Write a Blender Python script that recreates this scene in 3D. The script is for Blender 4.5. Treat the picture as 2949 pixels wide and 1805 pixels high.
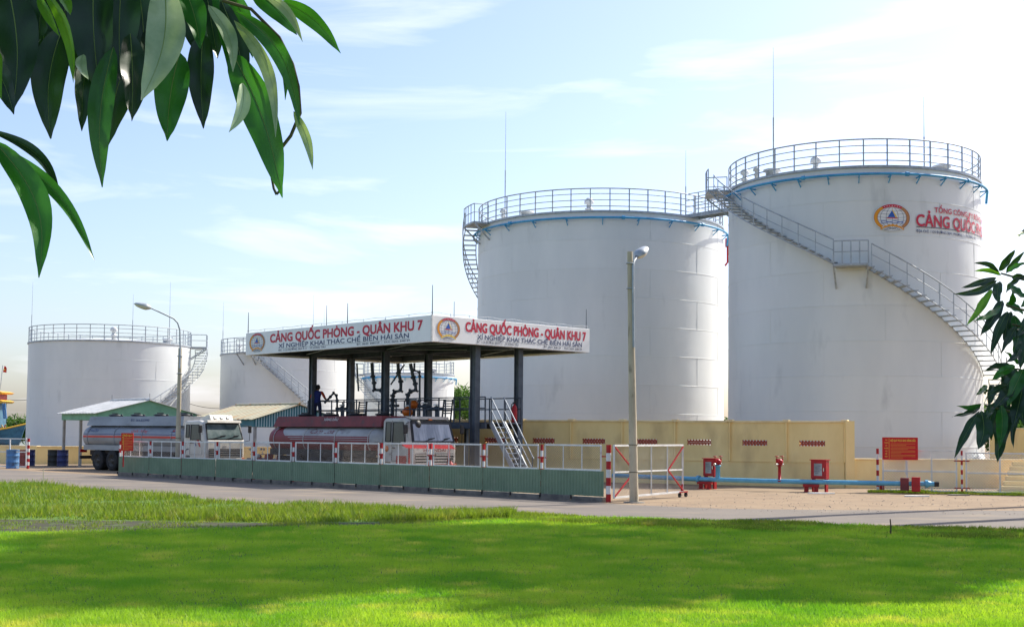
import bpy, bmesh, math, random
import numpy as np
from mathutils import Vector, Matrix

random.seed(11)
np.random.seed(11)
S = bpy.context.scene
COL = S.collection
for _o in list(bpy.data.objects):
    bpy.data.objects.remove(_o)

# ------------------------------------------------------------------ camera
PW, PH, FPX = 2949.0, 1805.0, 3650.0
PITCH, ROLL, HOR, HC = 0.05, 0.008, 1248.0, 2.0
YPP = HOR - FPX * math.tan(PITCH)
_F = Vector((0, math.cos(PITCH), math.sin(PITCH)))
_R = Vector((1, 0, 0))
_U = Vector((0, -math.sin(PITCH), math.cos(PITCH)))
_R2 = _R * math.cos(ROLL) + _U * math.sin(ROLL)
_U2 = -_R * math.sin(ROLL) + _U * math.cos(ROLL)
CAM = Vector((0, 0, HC))
cd = bpy.data.cameras.new('camera')
cam = bpy.data.objects.new('camera', cd)
COL.objects.link(cam)
M = Matrix((_R2, _U2, -_F)).transposed().to_4x4()
M.translation = CAM
cam.matrix_world = M
cd.sensor_fit = 'HORIZONTAL'
cd.sensor_width = 36.0
cd.lens = 36.0 * FPX / PW
cd.shift_y = (YPP - PH / 2) / PW
cd.clip_start = 0.05
cd.clip_end = 6000
S.camera = cam


def ray(x, y):
    return _F + _R2 * ((x - PW / 2) / FPX) - _U2 * ((y - YPP) / FPX)


def at(x, y, Y):
    d = ray(x, y)
    return CAM + d * (Y / d.y)


def gnd(x, y, z=0.0):
    d = ray(x, y)
    return CAM + d * ((z - HC) / d.z)


# ------------------------------------------------------------------ light
SUN_EL = math.radians(44)
SUN_AZ = math.radians(54)          # from +Y towards +X
SUND = Vector((math.sin(SUN_AZ) * math.cos(SUN_EL), math.cos(SUN_AZ) * math.cos(SUN_EL), math.sin(SUN_EL)))
w = bpy.data.worlds.new('World')
S.world = w
w.use_nodes = True
nt = w.node_tree
nt.nodes.clear()
N = nt.nodes.new
out = N('ShaderNodeOutputWorld')
bg = N('ShaderNodeBackground')
bg.inputs[1].default_value = 0.135
sky = N('ShaderNodeTexSky')
sky.sky_type = 'NISHITA'
sky.sun_disc = False
sky.sun_elevation = SUN_EL
sky.sun_rotation = SUN_AZ
sky.altitude = 0
sky.air_density = 1.0
sky.dust_density = 1.8
sky.ozone_density = 1.5
# thin cirrus and low cloud streaks
tc = N('ShaderNodeTexCoord')
mp = N('ShaderNodeMapping')
mp.inputs['Scale'].default_value = (1.6, 1.6, 11.0)
mp.inputs['Rotation'].default_value = (0.05, -0.06, 0.4)
nz = N('ShaderNodeTexNoise')
nz.inputs['Scale'].default_value = 2.1
nz.inputs['Detail'].default_value = 7
nz.inputs['Roughness'].default_value = 0.55
nz.inputs['Distortion'].default_value = 0.5
rp = N('ShaderNodeValToRGB')
rp.color_ramp.elements[0].position = 0.52
rp.color_ramp.elements[0].color = (0, 0, 0, 1)
rp.color_ramp.elements[1].position = 0.86
rp.color_ramp.elements[1].color = (0.75, 0.75, 0.75, 1)
mx = N('ShaderNodeMixRGB')
mx.inputs[2].default_value = (7.2, 7.3, 7.5, 1)
L_ = nt.links.new
L_(tc.outputs['Generated'], mp.inputs[0])
L_(mp.outputs[0], nz.inputs[0])
L_(nz.outputs[0], rp.inputs[0])
L_(rp.outputs[0], mx.inputs[0])
L_(sky.outputs[0], mx.inputs[1])
tn = N('ShaderNodeMixRGB')
tn.blend_type = 'MULTIPLY'
tn.inputs[0].default_value = 1.0
tn.inputs[2].default_value = (0.90, 0.89, 0.98, 1)     # the camera's cool white balance
L_(mx.outputs[0], tn.inputs[1])
L_(tn.outputs[0], bg.inputs[0])
L_(bg.outputs[0], out.inputs[0])

sl = bpy.data.lights.new('sun', 'SUN')
sl.energy = 4.2
sl.angle = math.radians(0.6)
sl.color = (1.0, 0.94, 0.84)
so = bpy.data.objects.new('sun', sl)
COL.objects.link(so)
so.rotation_euler = (-SUND).to_track_quat('-Z', 'Y').to_euler()
so.location = SUND * 60

S.view_settings.view_transform = 'Standard'
S.view_settings.look = 'None'
S.view_settings.gamma = 1.0
S.view_settings.exposure = 0.82
S.cycles.max_bounces = 6
S.cycles.transparent_max_bounces = 8
S.cycles.caustics_reflective = False
S.cycles.caustics_refractive = False


# ------------------------------------------------------------------ helpers
MW = {}                             # thing -> its world matrix


def thing(name, label, cat, loc=(0, 0, 0), rz=0.0, group=None):
    o = bpy.data.objects.new(name, None)
    COL.objects.link(o)
    o.empty_display_size = 0.2
    o.location = loc
    o.rotation_euler = (0, 0, rz)
    o['label'] = label
    o['category'] = cat
    if group:
        o['group'] = group
    MW[o.name] = Matrix.Translation(Vector(loc)) @ Matrix.Rotation(rz, 4, 'Z')
    return o


def tag(o, label, cat, group=None):
    o['label'] = label
    o['category'] = cat
    if group:
        o['group'] = group
    return o


def link(name, me, parent=None, loc=None, rz=None):
    o = bpy.data.objects.new(name, me)
    COL.objects.link(o)
    if parent:
        o.parent = parent
    if loc is not None:
        o.location = loc
    if rz is not None:
        o.rotation_euler = (0, 0, rz)
    return o


def dup(root, loc, rz, label=None, group=None):
    r = root.copy()
    COL.objects.link(r)
    r.location = loc
    r.rotation_euler = (0, 0, rz)
    MW[r.name] = Matrix.Translation(Vector(loc)) @ Matrix.Rotation(rz, 4, 'Z')
    if label:
        r['label'] = label
    if group:
        r['group'] = group

    def rec(a, b):
        for ch in list(a.children):
            c = ch.copy()
            COL.objects.link(c)
            c.parent = b
            rec(ch, c)
    rec(root, r)
    return r


class MB:
    def __init__(self):
        self.v, self.f, self.m, self.s = [], [], [], []

    def add(self, vs, fs, m=0, sm=False):
        n = len(self.v)
        self.v += [tuple(p) for p in vs]
        for q in fs:
            self.f.append(tuple(i + n for i in q))
            self.m.append(m)
            self.s.append(sm)
        return self

    def poly(self, pts, m=0):
        return self.add(pts, [tuple(range(len(pts)))], m)

    def box(self, c, s, m=0, rot=None):
        x, y, z = s[0] / 2, s[1] / 2, s[2] / 2
        c = Vector(c)
        vs = [Vector((i * x, j * y, k * z)) for i in (-1, 1) for j in (-1, 1) for k in (-1, 1)]
        if rot is not None:
            vs = [rot @ p for p in vs]
        return self.add([p + c for p in vs], [(0, 1, 3, 2), (4, 6, 7, 5), (0, 4, 5, 1), (2, 3, 7, 6), (0, 2, 6, 4), (1, 5, 7, 3)], m)

    def bar(self, a, b, wd, ht, m=0, up=(0, 0, 1)):
        a, b = Vector(a), Vector(b)
        d = (b - a)
        L = d.length
        if L < 1e-6:
            return self
        d /= L
        u = Vector(up)
        if abs(d.dot(u)) > .98:
            u = Vector((1, 0, 0))
        sx = d.cross(u).normalized()
        u = sx.cross(d)
        R = Matrix((d, sx, u)).transposed()
        return self.box((a + b) / 2, (L, wd, ht), m, R)

    def tube(self, pts, r, n=8, m=0, cap=True, sm=True, closed=False):
        P = [Vector(p) for p in pts]
        k = len(P)
        rr = r if isinstance(r, (list, tuple)) else [r] * k
        vs, fs = [], []
        pu = None
        for i in range(k):
            if closed:
                d = P[(i + 1) % k] - P[i - 1]
            else:
                d = P[min(i + 1, k - 1)] - P[max(i - 1, 0)]
            d.normalize()
            if pu is None:
                pu = Vector((0, 0, 1)) if abs(d.z) < .9 else Vector((1, 0, 0))
            sx = d.cross(pu).normalized()
            pu = sx.cross(d)
            for j in range(n):
                a = 2 * math.pi * j / n
                vs.append(P[i] + (sx * math.cos(a) + pu * math.sin(a)) * rr[i])
        for i in range(k if closed else k - 1):
            i2 = (i + 1) % k
            for j in range(n):
                j2 = (j + 1) % n
                fs.append((i * n + j, i * n + j2, i2 * n + j2, i2 * n + j))
        self.add(vs, fs, m, sm)
        if cap and not closed:
            self.add(vs[:n], [tuple(range(n))], m)
            self.add(vs[-n:], [tuple(range(n))], m)
        return self

    def lathe(self, prof, n=24, c=(0, 0, 0), m=0, sm=True, rot=None, a0=0, a1=2 * math.pi):
        full = abs(a1 - a0 - 2 * math.pi) < 1e-6
        na = n if full else n + 1
        vs, fs = [], []
        c = Vector(c)
        for r, z in prof:
            for j in range(na):
                a = a0 + (a1 - a0) * j / n
                p = Vector((r * math.cos(a), r * math.sin(a), z))
                if rot is not None:
                    p = rot @ p
                vs.append(p + c)
        for i in range(len(prof) - 1):
            for j in range(n):
                j2 = (j + 1) % na
                fs.append((i * na + j, i * na + j2, (i + 1) * na + j2, (i + 1) * na + j))
        return self.add(vs, fs, m, sm)

    def prism(self, poly, depth, fn, m=0):
        """poly in 2D, extruded by depth; fn(u, v, w) -> 3D"""
        n = len(poly)
        vs = [fn(u, v, 0) for u, v in poly] + [fn(u, v, depth) for u, v in poly]
        fs = [tuple(range(n)), tuple(range(2 * n - 1, n - 1, -1))]
        fs += [(i, (i + 1) % n, n + (i + 1) % n, n + i) for i in range(n)]
        return self.add(vs, fs, m)

    def mesh(self, name, mats, recalc=True, world_of=None):
        me = bpy.data.meshes.new(name)
        vs = self.v
        if world_of is not None:
            iv = MW[world_of.name].inverted()
            vs = [tuple(iv @ Vector(p)) for p in vs]
        me.from_pydata(vs, [], self.f)
        if not isinstance(mats, (list, tuple)):
            mats = [mats]
        for q in mats:
            me.materials.append(q)
        me.polygons.foreach_set('material_index', self.m)
        me.polygons.foreach_set('use_smooth', self.s)
        if recalc:
            bm = bmesh.new()
            bm.from_mesh(me)
            bmesh.ops.recalc_face_normals(bm, faces=bm.faces)
            bm.to_mesh(me)
            bm.free()
        me.update()
        return me

    def build(self, name, mats, parent=None, world=False, recalc=True, bevel=0.0):
        me = self.mesh(name, mats, recalc, parent if (world and parent) else None)
        o = link(name, me, parent)
        if bevel:
            md = o.modifiers.new('bevel', 'BEVEL')
            md.width = bevel
            md.segments = 2
            md.limit_method = 'ANGLE'
        return o


def struct(name, mb, mats, label=None):
    o = mb.build(name, mats)
    o['kind'] = 'structure'
    if label:
        o['label'] = label
    return o


def C(r, g, b):
    def f(c):
        c /= 255.0
        return c / 12.92 if c <= .04045 else ((c + .055) / 1.055) ** 2.4
    return (f(r), f(g), f(b), 1)


def mat(name, c1, c2=None, scale=3.0, rough=.6, metal=0.0, bump=0.0, bscale=30.0, spec=.4, stretch=(1, 1, 1), lo=.4, hi=.65,
        c3=None, s3=12.0, l3=.58, h3=.7, coat=0.0, trans=0.0, rand=0.0, rvar=0.0):
    m = bpy.data.materials.new(name)
    m.use_nodes = True
    t = m.node_tree
    b = t.nodes['Principled BSDF']
    n = t.nodes.new
    k = t.links.new
    b.inputs['Roughness'].default_value = rough
    b.inputs['Metallic'].default_value = metal
    b.inputs['Specular IOR Level'].default_value = spec
    if coat:
        b.inputs['Coat Weight'].default_value = coat
        b.inputs['Coat Roughness'].default_value = .15
    b.inputs['Base Color'].default_value = c1
    co = None
    if c2 is not None or bump:
        tcn = n('ShaderNodeTexCoord')
        mpn = n('ShaderNodeMapping')
        mpn.inputs['Scale'].default_value = stretch
        k(tcn.outputs['Object'], mpn.inputs[0])
        co = mpn.outputs[0]
    last = None
    if c2 is not None:
        z = n('ShaderNodeTexNoise')
        z.inputs['Scale'].default_value = scale
        z.inputs['Detail'].default_value = 6
        z.inputs['Roughness'].default_value = .6
        k(co, z.inputs[0])
        r = n('ShaderNodeMapRange')
        r.inputs[1].default_value = lo
        r.inputs[2].default_value = hi
        k(z.outputs[0], r.inputs[0])
        x = n('ShaderNodeMixRGB')
        x.inputs[1].default_value = c1
        x.inputs[2].default_value = c2
        k(r.outputs[0], x.inputs[0])
        last = x.outputs[0]
        if rvar:
            rr = n('ShaderNodeMapRange')
            rr.inputs[3].default_value = rough - rvar
            rr.inputs[4].default_value = rough + rvar
            k(z.outputs[0], rr.inputs[0])
            k(rr.outputs[0], b.inputs['Roughness'])
        if c3 is not None:
            z3 = n('ShaderNodeTexNoise')
            z3.inputs['Scale'].default_value = s3
            z3.inputs['Detail'].default_value = 5
            k(co, z3.inputs[0])
            r3 = n('ShaderNodeMapRange')
            r3.inputs[1].default_value = l3
            r3.inputs[2].default_value = h3
            k(z3.outputs[0], r3.inputs[0])
            x3 = n('ShaderNodeMixRGB')
            x3.inputs[2].default_value = c3
            k(last, x3.inputs[1])
            k(r3.outputs[0], x3.inputs[0])
            last = x3.outputs[0]
    if rand:
        oi = n('ShaderNodeObjectInfo')
        hs = n('ShaderNodeHueSaturation')
        mr = n('ShaderNodeMapRange')
        mr.inputs[3].default_value = 1 - rand
        mr.inputs[4].default_value = 1 + rand
        k(oi.outputs['Random'], mr.inputs[0])
        k(mr.outputs[0], hs.inputs['Value'])
        if last is None:
            hs.inputs['Color'].default_value = c1
        else:
            k(last, hs.inputs['Color'])
        last = hs.outputs[0]
    if last is not None:
        k(last, b.inputs['Base Color'])
    if bump:
        zb = n('ShaderNodeTexNoise')
        zb.inputs['Scale'].default_value = bscale
        zb.inputs['Detail'].default_value = 4
        k(co, zb.inputs[0])
        bp = n('ShaderNodeBump')
        bp.inputs['Strength'].default_value = bump
        bp.inputs['Distance'].default_value = .02
        k(zb.outputs[0], bp.inputs['Height'])
        k(bp.outputs[0], b.inputs['Normal'])
    if trans:
        tr = n('ShaderNodeBsdfTranslucent')
        if last is not None:
            g = n('ShaderNodeMixRGB')
            g.blend_type = 'MULTIPLY'
            g.inputs[0].default_value = 1
            g.inputs[2].default_value = (1.5, 1.6, .55, 1)
            k(last, g.inputs[1])
            k(g.outputs[0], tr.inputs[0])
        else:
            tr.inputs[0].default_value = (c1[0] * 1.5, c1[1] * 1.6, c1[2] * .55, 1)
        ms = n('ShaderNodeMixShader')
        ms.inputs[0].default_value = trans
        k(b.outputs[0], ms.inputs[1])
        k(tr.outputs[0], ms.inputs[2])
        k(ms.outputs[0], t.nodes['Material Output'].inputs[0])
    return m


def glass(name, c, rough=.05):
    m = mat(name, c, rough=rough, spec=.6)
    return m


K = {}
K['tank'] = mat('tank_paint', C(220, 223, 220), C(210, 214, 212), .35, .42, spec=.5, bump=.06, bscale=1.2, c3=C(194, 198, 196), s3=1.1,
                l3=.62, h3=.8, stretch=(1, 1, .35), rand=.02)
K['tankroof'] = mat('tank_roof_paint', C(210, 213, 213), C(190, 192, 192), 1.0, .5)
K['galv'] = mat('galvanised_rail', C(172, 180, 186), C(146, 154, 160), 4, .5, .1)
K['bluepipe'] = mat('blue_pipe_paint', C(106, 176, 204), C(88, 158, 190), 3, .4, c3=C(150, 170, 170), s3=6, l3=.64, h3=.75)
K['deepblue'] = mat('blue_ring_paint', C(70, 160, 205), C(55, 140, 190), 3, .45)
K['yellow'] = mat('yellow_wall_paint', C(250, 224, 158), C(242, 214, 146), 1.1, .85, bump=.15, bscale=8, c3=C(214, 186, 130), s3=.9, l3=.56, h3=.76,
                  stretch=(1, 1, .45))
K['coping'] = mat('wall_coping_paint', C(244, 222, 168), C(230, 204, 150), 2, .85)
K['brickred'] = mat('vent_terracotta', C(190, 96, 72), C(166, 78, 58), 6, .8)
K['red'] = mat('red_paint', C(178, 24, 30), C(150, 20, 26), 4, .45, c3=C(120, 22, 22), s3=9, l3=.62, h3=.75)
K['white'] = mat('white_paint', C(226, 226, 222), C(206, 206, 202), 4, .5, c3=C(176, 168, 155), s3=8, l3=.64, h3=.8)
K['greensheet'] = mat('green_sheet', C(124, 146, 118), C(112, 134, 108), 1.2, .55, c3=C(138, 150, 128), s3=2.5, l3=.58, h3=.8, rand=.04)
K['kerbc'] = mat('fence_kerb_concrete', C(128, 122, 112), C(98, 94, 88), 3, .9, bump=.3, bscale=20)
K['wire'] = mat('fence_wire', C(170, 160, 150), rough=.5, metal=.4)
K['concrete'] = mat('concrete_pole', C(196, 184, 158), C(170, 160, 138), 2.5, .85, bump=.2, bscale=25, stretch=(1, 1, .3), c3=C(130, 122, 104), s3=5,
                    l3=.62, h3=.72)
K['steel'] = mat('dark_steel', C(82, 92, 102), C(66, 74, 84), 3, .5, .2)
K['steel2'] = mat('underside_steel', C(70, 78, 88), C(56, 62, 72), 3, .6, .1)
K['board'] = mat('sign_board', C(240, 240, 238), C(232, 232, 230), 1.0, .4, c3=C(220, 218, 212), s3=1.5, l3=.62, h3=.85, stretch=(1, 1, .3))
K['txtred'] = mat('letter_red', C(196, 40, 66), rough=.45)
K['txtblue'] = mat('letter_blue', C(52, 66, 110), rough=.45)
K['txtgrey'] = mat('letter_grey', C(92, 96, 116), rough=.5)
K['gold'] = mat('emblem_gold', C(226, 150, 40), rough=.45)
K['goldbrown'] = mat('emblem_wheat', C(196, 140, 86), C(160, 100, 60), 30, .5)
K['emwhite'] = mat('emblem_white', C(228, 230, 230), rough=.45)
K['emblue'] = mat('emblem_blue', C(44, 92, 176), rough=.45)
K['emyellow'] = mat('emblem_yellow', C(232, 196, 64), rough=.45)
K['rubber'] = mat('tyre_rubber', C(34, 34, 36), C(58, 54, 50), 5, .85)
K['rim'] = mat('wheel_rim', C(92, 88, 82), C(70, 64, 58), 6, .6, .3)
K['black'] = mat('black_paint', C(26, 28, 32), C(42, 42, 44), 5, .5)
K['chassis'] = mat('chassis_grime', C(40, 38, 40), C(66, 58, 52), 4, .8)
K['glass'] = mat('cab_glass', C(20, 27, 31), C(40, 52, 54), 1.5, .06, spec=.6)
K['windshield'] = mat('cab_windshield', C(88, 104, 104), C(150, 160, 158), .9, .08, spec=.9)
K['paleglass'] = mat('cab_windshield_pale', C(112, 120, 128), C(168, 174, 180), 1.3, .08, spec=.8, stretch=(1, 3, .5))
K['chrome'] = mat('chrome_trim', C(190, 190, 188), rough=.25, metal=.9)
K['lamp'] = mat('lamp_lens', C(220, 214, 200), rough=.15, spec=.7)
K['orange'] = mat('orange_lens', C(214, 110, 40), rough=.3)
K['alu'] = mat('tank_aluminium', C(150, 154, 158), C(128, 132, 136), 1.2, .45, .25, stretch=(.4, 1, 1), c3=C(104, 104, 102), s3=2, l3=.58, h3=.76)
K['cabwhite'] = mat('cab_white', C(216, 212, 202), C(196, 190, 178), 2, .38, coat=.3, c3=C(150, 138, 120), s3=3, l3=.64, h3=.82)
K['cabold'] = mat('cab_old_white', C(196, 192, 184), C(168, 162, 152), 2, .45, c3=C(120, 104, 92), s3=3, l3=.6, h3=.78)
K['dirtyred'] = mat('truck_red', C(128, 48, 50), C(104, 42, 46), 2, .55, c3=C(96, 60, 58), s3=4, l3=.58, h3=.74)
K['stripered'] = mat('stripe_red', C(206, 58, 44), C(188, 52, 44), 2, .45)
K['stripeblue'] = mat('stripe_blue', C(48, 52, 120), rough=.45)
K['shedgreen'] = mat('shed_green', C(122, 172, 140), C(108, 156, 126), 1.5, .6)
K['shedwhite'] = mat('shed_roof_white', C(214, 214, 210), C(190, 190, 186), 2, .5)
K['shedrust'] = mat('shed_roof_rust', C(196, 190, 160), C(186, 178, 146), 2, .6, c3=C(196, 138, 76), s3=1.6, l3=.56, h3=.68, stretch=(.25, 2.2, 1))
K['teal'] = mat('shed_teal', C(70, 128, 138), C(60, 112, 124), 2, .55)
K['tealpale'] = mat('shed_pale_rib', C(176, 204, 206), rough=.5)
K['greywall'] = mat('grey_render', C(170, 168, 162), C(150, 148, 142), 2, .85)
K['drumblue'] = mat('drum_blue', C(84, 132, 178), C(70, 112, 160), 4, .45, c3=C(60, 70, 90), s3=5, l3=.62, h3=.75)
K['drumnavy'] = mat('drum_navy', C(52, 60, 110), C(44, 50, 86), 4, .5)
K['drumdark'] = mat('drum_dark', C(62, 64, 58), C(50, 50, 46), 4, .6)
K['drumred'] = mat('drum_red', C(150, 50, 52), C(120, 42, 46), 4, .55)
K['signred'] = mat('notice_red', C(204, 16, 26), rough=.45)
K['signorange'] = mat('notice_orange', C(208, 48, 26), rough=.5)
K['signyellow'] = mat('notice_yellow', C(240, 200, 70), rough=.5)
K['skin'] = mat('skin', C(120, 82, 62), rough=.55)
K['hair'] = mat('hair', C(20, 18, 18), rough=.6)
K['navy'] = mat('navy_cloth', C(38, 44, 78), C(30, 34, 60), 12, .85)
K['bluecloth'] = mat('blue_cloth', C(40, 52, 120), C(34, 44, 100), 12, .85)
K['orangecloth'] = mat('orange_cloth', C(200, 74, 38), C(180, 62, 34), 12, .85)
K['boatyellow'] = mat('boat_yellow', C(226, 170, 58), rough=.5)
K['boatblue'] = mat('boat_blue', C(70, 110, 130), C(56, 90, 110), 3, .6)
K['bark'] = mat('bark', C(84, 70, 56), C(60, 50, 42), 6, .9, bump=.6, bscale=18)
K['twig'] = mat('twig', C(92, 88, 60), C(70, 66, 48), 8, .8)
# ------------------------------------------------------------------ ground, road, lawn
K['dirt'] = mat('sandy_ground', C(146, 126, 100), C(132, 112, 88), .55, .95, bump=.5, bscale=9, c3=C(120, 106, 88), s3=2.2, l3=.56, h3=.74, lo=.35, hi=.65)
K['asphalt'] = mat('worn_asphalt', C(118, 110, 100), C(106, 99, 91), .5, .9, bump=.35, bscale=45, c3=C(140, 126, 106), s3=.8, l3=.54, h3=.75, stretch=(.5, .9, 1))
K['lawn'] = mat('lawn_soil', C(74, 104, 34), C(86, 118, 36), .8, .95, bump=.5, bscale=18, c3=C(118, 112, 60), s3=1.6, l3=.64, h3=.8)
K['soil'] = mat('dark_soil', C(66, 64, 40), C(50, 52, 32), 1.4, .95, bump=.8, bscale=14, c3=C(76, 94, 40), s3=2.5, l3=.5, h3=.66)
K['water'] = mat('harbour_water', C(96, 112, 112), rough=.12, bump=.3, bscale=1.2)


def grass_mat(name, c1, c2, c3, sc):
    return mat(name, c1, c2, sc, .55, spec=.25, trans=.42, c3=c3, s3=sc * 2.7, l3=.54, h3=.72, lo=.38, hi=.62)


K['grass'] = grass_mat('lawn_grass', C(114, 162, 48), C(162, 188, 66), C(196, 194, 96), .5)
K['verge'] = grass_mat('verge_grass', C(98, 122, 46), C(122, 138, 56), C(148, 140, 86), .7)

mb = MB()
mb.poly([(-2500, -400, 0), (2500, -400, 0), (2500, 4500, 0), (-2500, 4500, 0)])
struct('ground', mb, K['dirt'], 'pale sandy ground of the depot yard')

lawn_px = [(0, 1391), (120, 1394), (239, 1409), (479, 1427), (599, 1439), (778, 1454), (1018, 1462), (1197, 1475), (1475, 1482), (1834, 1494),
           (2074, 1503), (2373, 1511), (2672, 1523), (2949, 1531)]
E_in = [gnd(*p) for p in lawn_px]
dL = (E_in[0] - E_in[3]).normalized()
dR = (E_in[-1] - E_in[-3]).normalized()
E_in = [E_in[0] + dL * 60] + E_in + [E_in[-1] + dR * 40]
far_px = [(1743, 1449), (1834, 1454), (2074, 1464), (2382, 1468), (2949, 1470)]
FR, FL = gnd(1743, 1445), gnd(345, 1369)
fd = (FL - FR).normalized()
FN = Vector((-fd.y, fd.x, 0))
if FN.y > 0:
    FN = -FN                       # towards the road
far = [gnd(*p) for p in far_px]
far = [FL + fd * 75 + FN * .25, FL + FN * .25, FR + FN * .3] + far + [far[-1] + Vector((40, -8, 0))]
mb = MB()
mb.poly([(p.x, p.y, .004) for p in E_in] + [(p.x, p.y, .004) for p in reversed(far)])
struct('road', mb, K['asphalt'], 'worn grey asphalt road curving past the depot fence')

mb = MB()
pts = [(p.x, p.y, .016) for p in E_in]
mb.poly(pts + [(pts[-1][0], -40, .016), (pts[0][0], -40, .016)])
struct('lawn', mb, K['lawn'], 'mown green lawn in front of the road')

# strip of bare soil between the rough verge and the lawn
top_px = [(-60, 1494), (239, 1497), (479, 1500), (838, 1506), (1197, 1503), (1475, 1494)]
bot_px = [(-60, 1537), (239, 1534), (479, 1527), (838, 1520), (1197, 1511), (1475, 1497)]
mb = MB()
mb.poly([tuple(gnd(*p, .022)) for p in top_px] + [tuple(gnd(*p, .022)) for p in reversed(bot_px)])
struct('soil_strip', mb, K['soil'], 'strip of dark bare soil along the rough grass verge')


# pale edge of trodden soil where the lawn meets the road
ep = [(2250, 1507), (2373, 1508), (2672, 1515), (2949, 1520), (3010, 1522)]
mb = MB()
mb.poly([tuple(gnd(*p, .02)) for p in ep] + [tuple(gnd(*p, .02)) for p in reversed([(2250, 1509), (2373, 1513), (2672, 1526), (2949, 1534), (3010, 1537)])])
struct('soil_edge', mb, K['dirt'], 'pale trodden soil between the lawn and the road')


def t_of(p):
    return (p[0] - PW / 2) / FPX


def curve(pxs):
    P = [gnd(*q) for q in pxs]
    return np.array([p.x / p.y for p in P]), np.array([p.y for p in P])


ct, cy = curve([(-160, 1374)] + lawn_px + [(3100, 1536)])
tt, ty = curve(top_px)
bt, by = curve(bot_px)


def blades(name, n, fn, m, label):
    """one triangle per blade; fn(rng) -> x, y, height, width"""
    x, y, h, wd = fn(n)
    n = len(x)
    a = np.random.rand(n) * 2 * np.pi
    ln = h * (.25 + .6 * np.random.rand(n))
    la = np.random.rand(n) * 2 * np.pi
    v = np.zeros((n, 3, 3))
    v[:, 0, 0] = x - np.cos(a) * wd / 2
    v[:, 0, 1] = y - np.sin(a) * wd / 2
    v[:, 1, 0] = x + np.cos(a) * wd / 2
    v[:, 1, 1] = y + np.sin(a) * wd / 2
    v[:, :2, 2] = .012
    v[:, 2, 0] = x + np.cos(la) * ln
    v[:, 2, 1] = y + np.sin(la) * ln
    v[:, 2, 2] = .014 + h
    me = bpy.data.meshes.new(name)
    me.vertices.add(3 * n)
    me.vertices.foreach_set('co', v.reshape(-1))
    me.loops.add(3 * n)
    me.loops.foreach_set('vertex_index', np.arange(3 * n))
    me.polygons.add(n)
    me.polygons.foreach_set('loop_start', np.arange(0, 3 * n, 3))
    me.materials.append(m)
    me.update(calc_edges=True)
    o = link(name, me)
    o['kind'] = 'stuff'
    o['label'] = label
    return o


def vnoise(x, y, s, seed=0):
    r = np.random.RandomState(seed)
    g = r.rand(64, 64)
    X, Y = x / s, y / s
    i, j = np.floor(X).astype(int), np.floor(Y).astype(int)
    fx, fy = X - i, Y - j
    fx, fy = fx * fx * (3 - 2 * fx), fy * fy * (3 - 2 * fy)
    q = lambda a, b: g[a % 64, b % 64]
    return (q(i, j) * (1 - fx) + q(i + 1, j) * fx) * (1 - fy) + (q(i, j + 1) * (1 - fx) + q(i + 1, j + 1) * fx) * fy


def in_strip(t, y):
    up = np.interp(t, tt, ty, right=0)
    lo = np.interp(t, bt, by, right=0)
    return (y < up) & (y > lo), (y >= up) & (t < tt[-1])


def lawn_fn(n):
    u = np.random.rand(n)
    y = 10.5 * (30 / 10.5) ** u           # density falls with distance
    t = (np.random.rand(n) * 2 - 1) * .56
    y = np.where(np.random.rand(n) < .25, 10.5 + np.random.rand(n) * 38, y)
    x = t * y
    s, v = in_strip(t, y)
    ok = (y < np.interp(t, ct, cy) - .05) & ~s & ~v
    x, y = x[ok], y[ok]
    k = y / 13.0
    h = (.035 + .03 * np.random.rand(len(x))) * (.7 + .6 * vnoise(x, y, .7, 3)) * k ** .35
    wd = .010 * k ** .8 * (.7 + .6 * np.random.rand(len(x)))
    return x, y, h, wd


def verge_fn(n):
    t = np.random.rand(n) * (.5 + .42) - .5
    lo_ = np.interp(t, tt, ty)
    up = np.interp(t, ct, cy)
    lo_ = np.where(t > tt[-1], up - 2.6, lo_)
    y = lo_ + np.random.rand(n) * (up - lo_ + .1)
    x = t * y
    q = vnoise(x, y, 1.1, 5) * .6 + vnoise(x, y, 3.3, 8) * .4
    ok = np.random.rand(n) < np.clip((q - .2) * 2.6, .12, 1)
    x, y, q, t = x[ok], y[ok], q[ok], t[ok]
    h = (.04 + .24 * np.random.rand(len(x)) ** 1.8) * (.25 + q) * np.where(t > tt[-1], .55, 1.0)
    return x, y, h, .022 + .016 * np.random.rand(len(x))


def strip_fn(n):
    t = np.random.rand(n) * (tt[-1] - tt[0]) + tt[0]
    lo_, up = np.interp(t, bt, by), np.interp(t, tt, ty)
    y = lo_ + np.random.rand(n) * (up - lo_)
    x = t * y
    ok = vnoise(x, y, .8, 9) > .40
    x, y = x[ok], y[ok]
    return x, y, .03 + .06 * np.random.rand(len(x)), .022 + np.zeros(len(x))


blades('lawn_grass', 720000, lawn_fn, K['grass'], 'short green mown grass covering the lawn')
blades('verge_grass', 190000, verge_fn, K['verge'], 'rough uneven grass along the road edge')
blades('sparse_grass', 6000, strip_fn, K['verge'], 'sparse tufts on the strip of dark soil')

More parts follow.
